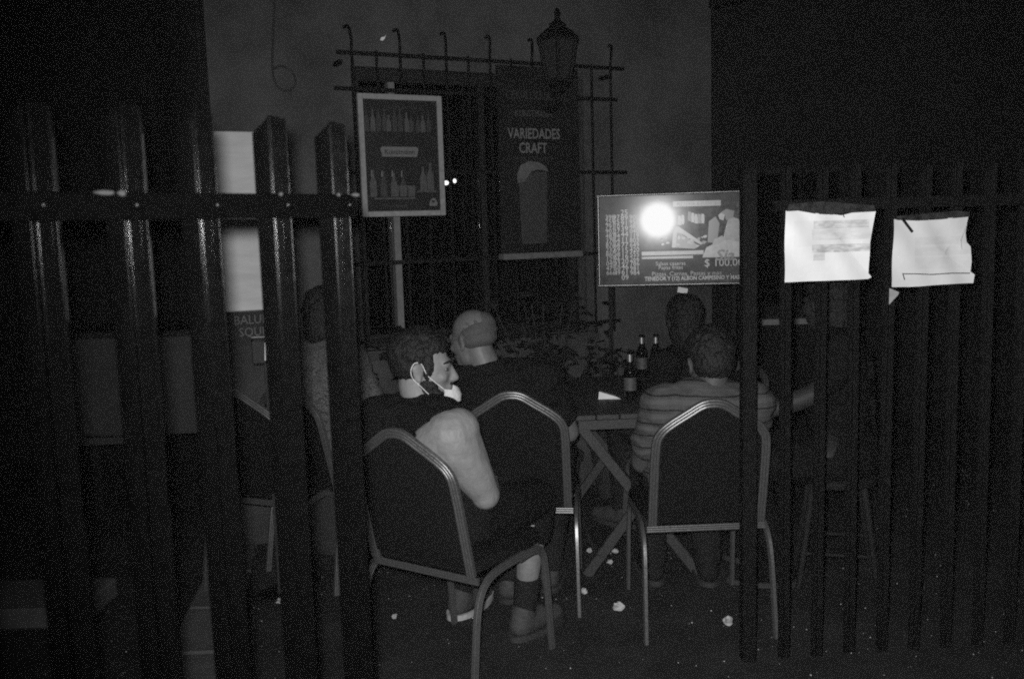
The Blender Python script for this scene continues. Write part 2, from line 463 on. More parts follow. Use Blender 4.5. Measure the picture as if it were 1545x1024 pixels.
# glowing spots added in place of street light reflections in the pane
for k, (px, py) in enumerate(((673, 276), (686, 273))):
    p = at(px, py, 5.35)
    l = empty('hanging_lamp', (p.x, p.y, p.z))
    tag(l, ['bright bare bulb glowing behind the window next to the beer poster', 'smaller glowing bulb hanging just past the brighter one behind the window'][k], 'lamp', 'bare bulbs behind the window')
    MB().ell((0, 0, 0), (.016, .016, .013) if k == 0 else (.010, .012, .013)).build('bulb', GLOW, l, True)
    MB().cone((0, 0, .012), (0, 0, .05), .011, .009).build('socket', IRON, l)
    MB().tube([(0, 0, .05), (0, 0, .88)], .003, 6).build('cord', IRON, l)

# grille
gr = empty('window_grille', (WX, WY, 0), wrot)
tag(gr, 'wrought iron window grille with upright bars curled outwards at the top', 'grille')
gy = -0.10
for z, s0, s1 in ((2.445, .60, 2.29), (2.27, .58, 2.24), (1.86, .56, 2.30), (1.40, .56, 2.24), (1.0, .56, 2.24)):
    MB().box(((s0+s1)/2, gy, z), (s1-s0, .008, .020)).build('crossbar', IRON, gr)
nb = 13
for k in range(nb):
    s_ = .675 + k*(2.19-.675)/(nb-1)
    if k % 2 == 0:
        path = [(s_, gy-.012, .94), (s_, gy-.012, 2.455)] + cat([(s_, gy-.012, 2.46), (s_-.006, gy-.03, 2.51), (s_-.03, gy-.07, 2.555), (s_-.06, gy-.09, 2.545)], 4)
    else:
        path = [(s_, gy-.012, .94), (s_, gy-.012, 2.46)]
    MB().tube(path, .0075, 7, up=(1, 0, 0)).build('bar', IRON, gr, True)
for s_, z in ((.62, 2.40), (2.19, 2.40), (.62, 1.1), (2.19, 1.1)):
    MB().box((s_, gy/2, z), (.02, .10, .02)).build('wall_bracket', IRON, gr)

# framed beer poster on the grille
p1 = empty('framed_poster', (WX, WY, 0), wrot)
tag(p1, 'pale framed beer poster with rows of bottles hung on the window bars', 'poster')
PX0, PX1, PZ0, PZ1 = .682, 1.132, 1.635, 2.245; py_ = -.140
for (cx, cz, sx, sz) in ((PX0+.014, (PZ0+PZ1)/2, .028, PZ1-PZ0), (PX1-.014, (PZ0+PZ1)/2, .028, PZ1-PZ0), ((PX0+PX1)/2, PZ1-.014, PX1-PX0-.056, .028), ((PX0+PX1)/2, PZ0+.014, PX1-PX0-.056, .028)):
    MB().box((cx, py_, cz), (sx, .022, sz), bev=.003).build('frame', PALE_FRAME, p1)
pr = MB().box(((PX0+PX1)/2, py_+.004, (PZ0+PZ1)/2), (PX1-PX0-.05, .008, PZ1-PZ0-.05)).build('print', POSTER, p1)
yf = py_ - .0012
def bottle_outline(cx, z0, h, w):
    pts = [(-.5, 0), (.5, 0), (.5, .52), (.42, .62), (.2, .72), (.17, .96), (.2, 1), (-.2, 1), (-.17, .96), (-.2, .72), (-.42, .62), (-.5, .52)]
    return [(cx + x*w, z0 + z*h) for x, z in pts]
for k, cx in enumerate((.745, .80, .855, .905)):
    MB().prism(bottle_outline(cx, 1.735, .135 - .008*k, .034), yf-.001, yf+.002).build('bottle_print', INK3 if k % 2 else INK2, pr)
    MB().prism([(cx-.012, 1.835), (cx-.004, 1.835), (cx-.003, 1.865), (cx-.009, 1.865)], yf-.002, yf+.002).build('highlight_print', INK1, pr)
for cx, h in ((1.015, .12), (1.055, .14)):
    MB().prism(bottle_outline(cx, 1.765, h, .036), yf-.001, yf+.002).build('bottle_print', INK2, pr)
MB().prism([(.98, 1.757), (1.085, 1.757), (1.085, 1.764), (.98, 1.764)], yf-.002, yf+.002).build('line_print', INK2, pr)
for k in range(3):
    MB().prism([(.84+k*.045, 1.735), (.876+k*.045, 1.735), (.88+k*.045, 1.79), (.836+k*.045, 1.79)], yf-.002, yf+.002).build('mug_print', INK2, pr)
MB().prism([(.75, 1.722), (.97, 1.722), (.97, 1.730), (.75, 1.730)], yf-.002, yf+.002).build('line_print', INK2, pr)
for k in range(12):
    cx = .725 + k*.030 + random.uniform(-.004, .004)
    MB().prism(bottle_outline(cx, 2.06, random.uniform(.08, .12), .024), yf-.001, yf+.002).build('bottle_print', [INK3, INK2, INK3][k % 3], pr)
MB().prism([(.80, 1.935), (.985, 1.935), (.995, 1.975), (.985, 1.985), (.80, 1.985), (.79, 1.975)], yf-.002, yf+.002).build('label_print', INK1, pr)
text('Kunstmann', .036, (.893, yf-.003, 1.958), POSTER2, pr)
text('CERVEZA VALDIVIA', .020, (.905, yf-.003, 2.18), INK3, pr)
MB().prism([(1.045, 1.685), (1.085, 1.685), (1.09, 1.70), (1.075, 1.725), (1.06, 1.725), (1.043, 1.70)], yf-.002, yf+.002).build('emblem_print', INK1, pr)
MB().prism([(1.058, 1.702), (1.073, 1.702), (1.073, 1.714), (1.058, 1.714)], yf-.003, yf+.002).build('emblem_print', POSTER2, pr)
text('bebe con moderacion', .014, (.86, yf-.003, 1.69), INK2, pr)

# black craft poster
p2 = empty('craft_poster', (WX, WY, 0), wrot)
tag(p2, 'tall black poster advertising craft varieties above a glass of beer', 'poster')
QX0, QX1, QZ0, QZ1 = 1.455, 1.955, 1.425, 2.42
pr2 = MB().box(((QX0+QX1)/2, -.135, (QZ0+QZ1)/2), (QX1-QX0, .012, QZ1-QZ0)).build('print', POSTER2, p2)
yq = -.142
cxq = 1.672
text('CERVECERIA', .062, (cxq-.03, yq-.002, 2.265), INK3, pr2, sx=.8)
text('12', .062, (cxq+.185, yq-.002, 2.265), INK3, pr2, sx=.8)
text('KUNSTMANN', .050, (cxq, yq-.002, 2.17), INK2, pr2, sx=.75)
text('VARIEDADES', .078, (cxq, yq-.002, 2.062), INK1, pr2, sx=.72, off=.0012)
text('CRAFT', .078, (cxq-.01, yq-.002, 1.985), INK1, pr2, sx=.74, off=.0012)
text('ELIGE TU FAVORITA', .026, (cxq, yq-.002, 1.93), INK3, pr2)
gl = [(cxq-.105+.012, 1.47), (cxq+.075-.012, 1.47), (cxq+.075, 1.86), (cxq-.105, 1.86)]
MB().prism(gl, yq-.001, yq+.003).build('glass_print', INK3, pr2)
foam = [(cxq-.11, 1.80), (cxq-.112, 1.85), (cxq-.09, 1.895), (cxq-.04, 1.917), (cxq+.02, 1.913), (cxq+.065, 1.89), (cxq+.082, 1.862), (cxq+.06, 1.868), (cxq+.01, 1.872), (cxq-.03, 1.86), (cxq-.05, 1.83), (cxq-.07, 1.805)]
MB().prism(foam, yq-.003, yq+.003).build('foam_print', mat('foam_ink', .10, .7, nscale=40, namt=.4), pr2)
ledge = MB().box((1.70, -.14, 1.405), (.50, .07, .034), bev=.004).build('ledge', mat('ledge_paint', .12, .7, nscale=30, namt=.4))
ledge.location = (WX, WY, 0); ledge.rotation_euler = (0, 0, wrot)
tag(ledge, 'narrow pale ledge along the foot of the black craft poster', 'ledge')
# small sprig jar below the ledge is left to the plants

# wall lantern
lp = at(842, 86, 5.02)
lan = empty('wall_lantern', lp, wrot)
tag(lan, 'old black street lantern fixed above the window, unlit', 'lantern')
b6 = lambda r, z: [(r*math.cos(PI/3*k), r*math.sin(PI/3*k), z) for k in range(6)]
def hexring(rs):
    m = MB(); vs = []; fs = []
    for r, z in rs: vs += b6(r, z)
    for i in range(len(rs)-1):
        for k in range(6): fs.append((i*6+k, i*6+(k+1) % 6, (i+1)*6+(k+1) % 6, (i+1)*6+k))
    fs += [tuple(range(5, -1, -1)), tuple((len(rs)-1)*6+k for k in range(6))]
    return m.add(vs, fs)
hexring([(.125, .075), (.130, .085), (.085, .125), (.050, .150), (.050, .165), (.02, .185), (.014, .21), (.02, .225), (.006, .25)]).build('cap', IRON, lan)
hexring([(.066, -.12), (.105, .075)]).build('glass', LANTG, lan)
for k in range(6):
    w = PI/3*k
    MB().tube([(.07*math.cos(w), .07*math.sin(w), -.125), (.112*math.cos(w), .112*math.sin(w), .08)], .010, 6).build('rib', IRON, lan)
hexring([(.03, -.19), (.05, -.16), (.08, -.135), (.08, -.118)]).build('base', IRON, lan)
MB().tube(cat([(0, 0, -.18), (0, .02, -.24), (0, .10, -.27), (0, .20, -.22), (0, .30, -.24)], 6), .013, 8, up=(1, 0, 0)).build('arm', IRON, lan, True)
MB().box((0, .30, -.22), (.06, .02, .2)).build('wall_plate', IRON, lan)

# loose cable on the plaster
cb = []
for (px, py) in ((414, -40), (413, 30), (411, 80), (412, 112), (420, 132), (436, 137), (446, 125), (440, 108), (424, 100), (410, 105)):
    d = F + R*((px-772.5)/FPX) - U*((py-512)/FPX)
    # intersect wall plane shifted 8 mm outwards
    n = V((.4472, -.8944, 0)); q = V((WX, WY, 0)) + n*.010
    t = (q-CAMP).dot(n)/d.dot(n); cb.append(CAMP + d*t)
cbl = MB().tube(cat(cb, 6), .006, 6, up=(0.3, .8, .2)).build('cable', CABLE, None, True)
tag(cbl, 'loose black cable looping down the plaster beside the eave', 'cable')

def on_wall(px, py, off=.004):
    d = F + R*((px-772.5)/FPX) - U*((py-512)/FPX)
    n = V((.4472, -.8944, 0)); q = V((WX, WY, 0)) + n*off
    return CAMP + d*((q-CAMP).dot(n)/d.dot(n))

# white sign with lower lettering
sg = empty('white_sign', on_wall(370, 354, .05), wrot)
tag(sg, 'tall plain white sign with a lettered dark foot behind the fence pales', 'sign')
MB().box((0, 0, .06), (.36, .02, .86), bev=.004).build('panel', SIGNW, sg)
MB().box((0, .001, -.46), (.36, .018, .16)).build('foot_panel', POSTER, sg)
text('BALURA', .062, (.02, -.010, -.415), INK1, sg, sx=.9)
text('SQUI', .062, (0, -.010, -.475), INK1, sg, sx=.9)

# steel dispenser on a thin post
dp_ = at(396, 530, 3.85)
ds = empty('dispenser_stand', (dp_.x, dp_.y, 0))
tag(ds, 'small steel box with shiny edges on a thin post under the white sign', 'dispenser')
MB().box((-.012, 0, dp_.z), (.055, .05, .10), bev=.006).build('box', GREYB, ds)
MB().box((0, 0, dp_.z+.056), (.085, .06, .010), bev=.003).build('lid', CHROME, ds)
MB().cone((.018, -.030, dp_.z-.035), (.022, -.030, dp_.z+.04), .004, .004).build('edge_strip', mat('bright_strip', .8, .5), ds)  # pale strip painted as the highlight along the box edge
MB().cone((.012, 0, .02), (.012, 0, dp_.z-.05), .010, .010).build('post', GREYB, ds, True)
MB().cone((.012, 0, 0), (.012, 0, .02), .10, .09, 20).build('base', IRON, ds)

# low counter far to one side
ct = empty('counter', (-1.90, 4.62, 0), 0)
tag(ct, 'low counter with a wide grey front board beyond the fence', 'counter')
MB().box((0, 0, .82), (.98, .03, .50), bev=.004).build('front_panel', GREYB, ct)
MB().box((0, .26, 1.085), (1.04, .56, .03), bev=.004).build('top', TIMBER_DARK, ct)
for sx in (-1, 1):
    for y in (.02, .50): MB().box((sx*.47, y, .535), (.05, .05, 1.07)).build('leg', TIMBER_DARK, ct)
MB().box((-.2, -.02, .548), (.36, .03, .035)).build('rail', GREYB, ct)

# dark neighbours
sb = empty('side_building', (-4.2, 6.4, 0))
tag(sb, 'dark unlit building on the far side of the passage', 'building')
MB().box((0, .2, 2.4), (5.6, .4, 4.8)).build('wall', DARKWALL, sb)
MB().box((0, -.05, 4.86), (5.9, .9, .1)).build('roof', TIMBER_DARK, sb)
d_ = MB().box((1.3, -.02, 1.05), (.95, .04, 2.1)).build('door', TIMBER_DARK, sb)
MB().ell((1.65, -.06, 1.0), .025).build('handle', IRON, d_, True)
rb = empty('neighbour_building', (4.9, 7.0, 0))
tag(rb, 'dark unlit building beyond the corner of the plastered house', 'building')
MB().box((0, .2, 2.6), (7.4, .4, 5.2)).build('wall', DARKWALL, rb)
MB().box((0, -.05, 5.26), (7.7, .9, .1)).build('roof', TIMBER_DARK, rb)
for wx in (-2.72, -.4):
    w_ = MB()
    for (cx, cz, sx, sz) in ((-.32, 1.4, .05, 1.1), (.32, 1.4, .05, 1.1), (0, 1.925, .59, .05), (0, .875, .59, .05), (0, 1.4, .03, 1.0)):
        w_.box((wx+cx, -.02, cz), (sx, .04, sz))
    w_ = w_.build('window', TIMBER_DARK, rb)
    MB().box((wx, -.006, 1.4), (.588, .008, .99)).build('pane', mat('dark_pane', .004, .1), w_)
    MB().box((wx, -.06, .80), (.60, .14, .045), bev=.004).build('sill', PALE_FRAME, w_)

# thin night air, its volume added to lift the blacks and give grain
hz_m = bpy.data.materials.new('dusty_air'); hz_m.use_nodes = True
t_ = hz_m.node_tree; t_.nodes.clear()
vo_ = t_.nodes.new('ShaderNodeVolumePrincipled'); vo_.inputs['Color'].default_value = (.5, .5, .5, 1)
vo_.inputs['Density'].default_value = 0.0025
t_.links.new(vo_.outputs[0], t_.nodes.new('ShaderNodeOutputMaterial').inputs['Volume'])
hz_m.cycles.volume_sampling = 'DISTANCE'; hz_m.cycles.homogeneous_volume = True
tag(MB().box((0, 40, 2.3), (166, 126, 7.0)).build('haze', hz_m), kind='stuff')

# ================================================================== fences
def pale(m, x, h, w=1.0, back=0.0):
    """one W-section steel pale, folded, with a rounded tip; local x along the fence, front is -y"""
    hw = .036*w; pk = .019*w; dep = .026*w
    raw = [(-hw, dep), (-pk, 0), (0, dep), (pk, 0), (hw, dep)]
    # round the folds
    pts = []
    for i, (px, py) in enumerate(raw):
        if i in (0, 4): pts.append((px, py)); continue
        a = V(raw[i-1]+(0,)); b = V((px, py, 0)); c = V(raw[i+1]+(0,))
        d1 = (a-b).normalized()*.0018; d2 = (c-b).normalized()*.0018
        for k in range(5):
            t = k/4
            q = (b+d1)*(1-t)**2 + b*2*t*(1-t) + (b+d2)*t*t
            pts.append((q.x, q.y))
    n = len(pts); th = .0028
    zs = [0.0, 0.7, 1.45, h]
    vs = []; fs = []
    def ztop(px):
        u = abs(px)/hw
        return h - .030*u**2.2
    for layer, off in ((0, 0), (1, th)):
        for z in zs:
            for (px, py) in pts:
                vs.append((x+px, py+off+back, ztop(px) if z == h else z))
    L = n*len(zs)
    for i in range(len(zs)-1):
        for k in range(n-1):
            a = i*n+k
            fs.append((a, a+1, a+n+1, a+n)); fs.append((L+a, L+a+n, L+a+n+1, L+a+1))
        for k in (0, n-1):
            a = i*n+k; fs.append((a, a+n, L+a+n, L+a))
    for k in range(n-1):
        a = (len(zs)-1)*n+k; fs.append((a, a+1, L+a+1, L+a)); fs.append((k, L+k, L+k+1, k+1))
    return m.add(vs, fs)

def fence(name, label, p0, ang, n0, n1, pitch_, h, w, fm):
    root = empty(name, (p0[0], p0[1], 0), ang)
    tag(root, label, 'fence', 'black palisade fence panels')
    first = None
    for k in range(n0, n1+1):
        if first is None:
            first = pale(MB(), 0, h, w, .003).build('pale', fm, root, True); o = first
        else:
            o = first.copy(); C.objects.link(o); o.parent = root
        o.location = (k*pitch_, random.uniform(-.0008, .0008), random.uniform(-.006, .006)); o.rotation_euler = (0, random.uniform(-.004, .004), 0)
    xa = n0*pitch_-.05; xb = n1*pitch_+.022
    for z in ((1.607, .30) if fm is FENCE else (1.607,)):
        m = MB(); m.sweep([(xa, 0, z), (xb, 0, z)], [(-.020, -.0185), (-.016, -.0205), (.0, -.0205), (.002, -.0185), (.002, .0165), (.0, .0185), (-.016, .0185), (-.020, .0165)])
        r = m.build('rail', fm, root, True)
    for k in range(n0, n1+1):
        MB().ell((k*pitch_, -.0195, 1.607), (.008, .004, .008), seg=8, rings=6).build('bolt', fm, root, True)
    return root
ang = math.radians(48.9)
fl_root = fence('palisade_fence', 'near run of black palisade fence, bare pales with glinting folds and no papers', (-.280, 1.60), ang, -7, 0, .1265, 1.747, .88, FENCE)
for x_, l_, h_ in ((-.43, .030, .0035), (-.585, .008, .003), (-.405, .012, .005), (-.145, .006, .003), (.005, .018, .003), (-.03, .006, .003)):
    MB().prism([(x_-l_/2, 1.6240), (x_-l_*.1, 1.6235-h_*.8), (x_+l_*.2, 1.6238-h_), (x_+l_/2, 1.6235-h_*.5), (x_+l_*.45, 1.6255), (x_, 1.6265)], -.0225, -.0190).build('paint_chip', mat('chip', .045, .7), fl_root)  # pale flakes painted as the glints of scratches on the rail
fr = fence('palisade_fence', 'farther black palisade fence with two white papers tied to it', (0.825, 3.12), math.radians(4), 1, 14, .1205, 1.735, .62, FENCE_OLD)
MB().box((-.012, .02, .86), (.050, .05, 1.72), bev=.005).build('post', FENCE_OLD, fr)
MB().box((-.012, .02, 1.725), (.056, .056, .012), bev=.003).build('post_cap', FENCE_OLD, fr)

# papers tied to the farther fence
def paper(name, label, outline, Y, m, lines_extra, sleeve):
    c = at(sum(p[0] for p in outline)/len(outline), sum(p[1] for p in outline)/len(outline), Y)
    root = empty(name, c); tag(root, label, 'notice', 'white papers on the fence')
    pts = [at(px, py, Y) - c for px, py in outline]
    # grid-filled sheet: subdivide fan into rings so that it can buckle
    ctr = V((0, 0, 0)); vs = [ctr]; fs = []; n = 0
    ring = []
    for i in range(len(pts)):
        a = pts[i]; b = pts[(i+1) % len(pts)]
        k = max(1, int((b-a).length/.02))
        for j in range(k): ring.append(a.lerp(b, j/k))
    n = len(ring); K = 7
    for r in range(1, K+1):
        for p in ring:
            q = p*(r/K)
            vs.append(q + V((0, .006*math.sin(q.x*24+1)*math.cos(q.z*17) + .004*math.sin(q.x*61+q.z*33) + .012*(q.z*6)**2*.3, 0)))
    for i in range(n): fs.append((0, 1+i, 1+(i+1) % n))
    for r in range(K-1):
        for i in range(n):
            a = 1+r*n; fs.append((a+i, a+(i+1) % n, a+n+(i+1) % n, a+n+i))
    top = [(x, y-.0009, z) for x, y, z in vs]; bot = [(x, y+.0004, z) for x, y, z in vs]
    mbb = MB(); mbb.add(top, fs); L = len(vs); a = 1+(K-1)*n
    mbb.add(bot, [tuple(reversed(f)) for f in fs])
    mbb.f += [(a+i, a+(i+1) % n, L+a+(i+1) % n, L+a+i) for i in range(n)]
    mbb.build('sheet', m, root, True)
    for nm, mt, pl, yo in lines_extra:
        q = [at(px, py, Y) - c for px, py in pl]
        mm = MB(); 
        for i in range(len(q)-1):
            mm.tube([q[i]+V((0, yo, 0)), q[i+1]+V((0, yo, 0))], .0016 if nm != 'tie' else .0045, 6)
        mm.build(nm, mt, root)
    q = [at(px, py, Y) - c for px, py in sleeve]
    mm = MB(); nn = len(q)
    mm.add([p+V((0, -.004, 0)) for p in q] + [p+V((0, -.002, 0)) for p in q], [tuple(range(nn)), tuple(range(2*nn-1, nn-1, -1))] + [(i, nn+i, nn+(i+1) % nn, (i+1) % nn) for i in range(nn)])
    mm.build('plastic_sleeve', SLEEVE, root)
    return root
PM1 = mat_paper('notice_paper', .80, [(-.085, .10, .032, .058, .55, 70), (-.09, .105, -.005, .03, .30, 40), (-.09, .11, -.046, -.020, .75, 60), (-.085, -.045, -.072, -.040, .5, 30), (-.15, .12, -.025, .06, .10, 12)], .32)
PM2 = mat_paper('notice_paper_grey', .66, [(-.10, .11, .03, .055, .16, 60), (-.10, .11, -.005, .022, .14, 50), (-.1, .1, -.05, -.012, .10, 40), (.085, .13, -.02, .08, .18, 30)], .28)
paper('notice_paper', 'bright white notice with rows of print tied near the fence post', [(1185, 318), (1204, 317), (1222, 318), (1232, 322), (1255, 323), (1270, 325), (1285, 321), (1303, 320), (1321, 318), (1317, 342), (1312, 366), (1311, 395), (1311, 413), (1316, 418), (1311, 421), (1260, 423), (1184, 426), (1184, 380)], 3.06, PM1, [('crease', SLEEVE, [(1270, 322), (1273, 328)], -.006)], [(1190, 308), (1240, 304), (1318, 310), (1321, 319), (1285, 321), (1255, 324), (1232, 323), (1204, 318), (1186, 319)])
paper('notice_paper', 'greyer creased notice with torn edge and a dark tie across one corner', [(1349, 331), (1385, 332), (1420, 330), (1462, 326), (1460, 336), (1457, 352), (1458, 365), (1464, 372), (1465, 395), (1464, 412), (1470, 414), (1469, 427), (1440, 428), (1400, 431), (1374, 433), (1345, 433), (1347, 380)], 3.04, PM2, [('tie', IRON, [(1360, 330), (1375, 350)], -.008), ('crease', POSTER, [(1362, 413), (1380, 413), (1405, 414), (1435, 412), (1462, 412)], -.005), ('crease', POSTER, [(1361, 412), (1364, 422)], -.005), ('crease', LITTER, [(1457, 340), (1449, 362), (1450, 376)], -.005)], [(1352, 326), (1400, 322), (1440, 318), (1462, 320), (1462, 327), (1420, 331), (1385, 333), (1352, 332)])
pc = at(1347, 447, 3.10)
tg = MB().add([(-.012, 0, .028), (-.012, 0, -.028), (.016, -.004, .004), (.019, -.006, .014), (-.012, .002, .028), (-.012, .002, -.028), (.016, -.002, .004), (.019, -.004, .014)],
              [(0,1,2,3), (7,6,5,4), (0,4,5,1), (1,5,6,2), (2,6,7,3), (3,7,4,0)]).build('tape_scrap', PALE_FRAME, None, loc=pc)
tag(tg, 'small folded scrap of tape on the fence under the greyer notice', 'tape')

# ================================================================== menu board
mc = at(1012, 361, 5.17)
mpos = at(993, 331, 5.15)
my = math.atan2(mpos.x+0.012, mpos.y)
mn = empty('menu_board', (mc.x, mc.y, 0), -my)
tag(mn, 'shiny laminated menu board with a food picture, mirroring the flash', 'menu board')
MW, MH = .793, .495; mz = mc.z
nx, nz = MW/2, MH/2
pn = MB().box((0, 0, mz), (MW, .012, MH)).build('panel', MENU, mn)
for (cx, cz, sx, sz) in ((0, nz+.004, MW+.02, .010), (0, -nz-.004, MW+.02, .010), (-nx-.004, 0, .010, MH), (nx+.004, 0, .010, MH)):
    MB().cone((cx-(sx/2 if sx > sz else 0), -.004, mz+cz-(sz/2 if sz > sx else 0)), (cx+(sx/2 if sx > sz else 0), -.004, mz+cz+(sz/2 if sz > sx else 0)), .007, .007, 12).build('frame', mat('frame_metal', .2, .28, metal=.8), mn, True)
def mp(px, py):      # board coordinates from the photograph's board (px 907..1128, py 296..430)
    return ((px-1016.5)/219*MW, mz - (py-361.5 + (px-1012)*.02)/134*MH)
def mpoly(pts, m, name, k=1):
    MB().prism([mp(*p) for p in pts], -.0064-.0006*k, -.005).build(name, m, pn)
MENU_PIC = glow_coat(mat('menu_picture', .13, .11, spec=.10, nscale=26, namt=.75), .11, .19)
mpoly([(970, 308), (1122, 306), (1122, 372), (970, 377)], MENU_PIC, 'picture_print')
mpoly([(1020, 305), (1092, 304), (1092, 312), (1020, 313)], MENU_M, 'title_band_print', 2)
text('PIZZERIA & FUENTE', .026, (mp(1056, 309)[0], -.0085, mp(1056, 309)[1]), MENU_D, pn, sx=.95)
mpoly([(972, 380), (1066, 378), (1066, 384), (972, 386)], MENU_P, 'stripe_print', 2)
mpoly([(972, 388), (1050, 386), (1050, 390), (972, 391)], MENU_M, 'stripe_print', 2)
mpoly([(1018, 374), (1020, 352), (1024, 343), (1028, 342), (1034, 346), (1066, 368), (1062, 370), (1034, 354), (1028, 352), (1024, 374)], MENU_M, 'picture_shape', 2)
mpoly([(1024, 374), (1026, 352), (1030, 352), (1060, 372), (1052, 376)], mat('menu_ink_grey', .14, .3, nscale=30, namt=.4), 'picture_shape', 3)
mpoly([(1074, 335), (1084, 328), (1090, 338), (1086, 368), (1072, 366)], MENU_D, 'picture_shape', 2)
mpoly([(1064, 389), (1070, 374), (1082, 368), (1096, 364), (1104, 363), (1120, 366), (1124, 388)], MENU_P, 'picture_shape', 3)
mpoly([(1094, 366), (1098, 348), (1102, 334), (1108, 328), (1118, 332), (1122, 344), (1122, 366)], MENU_M, 'picture_shape', 2)
mpoly([(1088, 326), (1093, 322), (1098, 326), (1096, 334), (1090, 332)], MENU_P, 'picture_shape', 3)
mpoly([(1092, 322), (1100, 317), (1112, 320), (1110, 330), (1100, 334), (1098, 326)], MENU_D, 'picture_shape', 4)
mpoly([(1078, 372), (1082, 362), (1094, 356), (1098, 362), (1088, 370)], MENU_M, 'picture_shape', 4)
text('Sia', .082, (mp(1097, 386)[0], -.0095, mp(1097, 386)[1]), MENU_D, pn, sx=1.15, shear=.25, off=.002)
text('$ 100.00', .060, (mp(1096, 397)[0], -.0085, mp(1096, 397)[1]), MENU_P, pn)
random.seed(21)
for k in range(26):
    px = random.uniform(1000, 1070); py = random.uniform(356, 372)
    w = random.uniform(1.5, 4.5); h = random.uniform(1, 3)
    n_ = random.randrange(5, 8)
    mpoly([(px+w*math.cos(2*PI*i/n_)*random.uniform(.6, 1.2), py+h*math.sin(2*PI*i/n_)*random.uniform(.6, 1.2)) for i in range(n_)], random.choice([MENU_M, MENU_D, MENU_M, MENU_P]), 'picture_shape', random.choice((4, 5, 6)))
for k in range(9):
    px = 1030 + k*5; py = 322 + random.uniform(-3, 6)
    mpoly([(px-3, py+14), (px-2, py), (px+2, py+1), (px+3, py+15)], random.choice([MENU_M, MENU_PIC, MENU_D]), 'picture_shape', 2)
random.seed(3)
def digits(n, k): return '\n'.join(''.join(random.choice('0123456789') for _ in range(k)) for _ in range(n))
for px, k, sz in ((924, 3, .036), (934, 2, .036), (946, 2, .042), (961, 3, .036)):
    cu = text(digits(13, k), sz, (mp(px, 370)[0], -.0085, mp(px, 370)[1]), MENU_P if px != 924 else MENU_M, pn, name='price_lettering', line=.72)
text('Salsas caseras', .030, (mp(1016, 398)[0], -.0085, mp(1016, 398)[1]), MENU_M, pn)
text('Papas fritas', .030, (mp(1016, 404)[0], -.0085, mp(1016, 404)[1]), MENU_M, pn)
text('Pizzas, Carnes, Pastas y mas', .034, (mp(1040, 413)[0], -.0085, mp(1040, 413)[1]), MENU_M, pn)
text('TENEDOR Y (12) ALBON CAMPESINO Y MAS', .031, (mp(1048, 420)[0], -.0085, mp(1048, 420)[1]), MENU_P, pn, sx=.85, off=.0008)
for px in (922, 1112):
    x = mp(px, 0)[0]
    MB().box((x, .022, (mz+nz)/2), (.022, .022, mz+nz)).build('leg', IRON, mn)
    MB().box((x, .022, .012), (.05, .40, .024)).build('foot', IRON, mn)
cd = at(1030, 438, 5.13)
crd = MB().box((0, 0, 0), (.055, .004, .030)).build('price_card', PAPERW, None, loc=cd)
crd.rotation_euler = (0, math.radians(12), -my)
tag(crd, 'small white card hanging from the lower edge of the menu board', 'card')

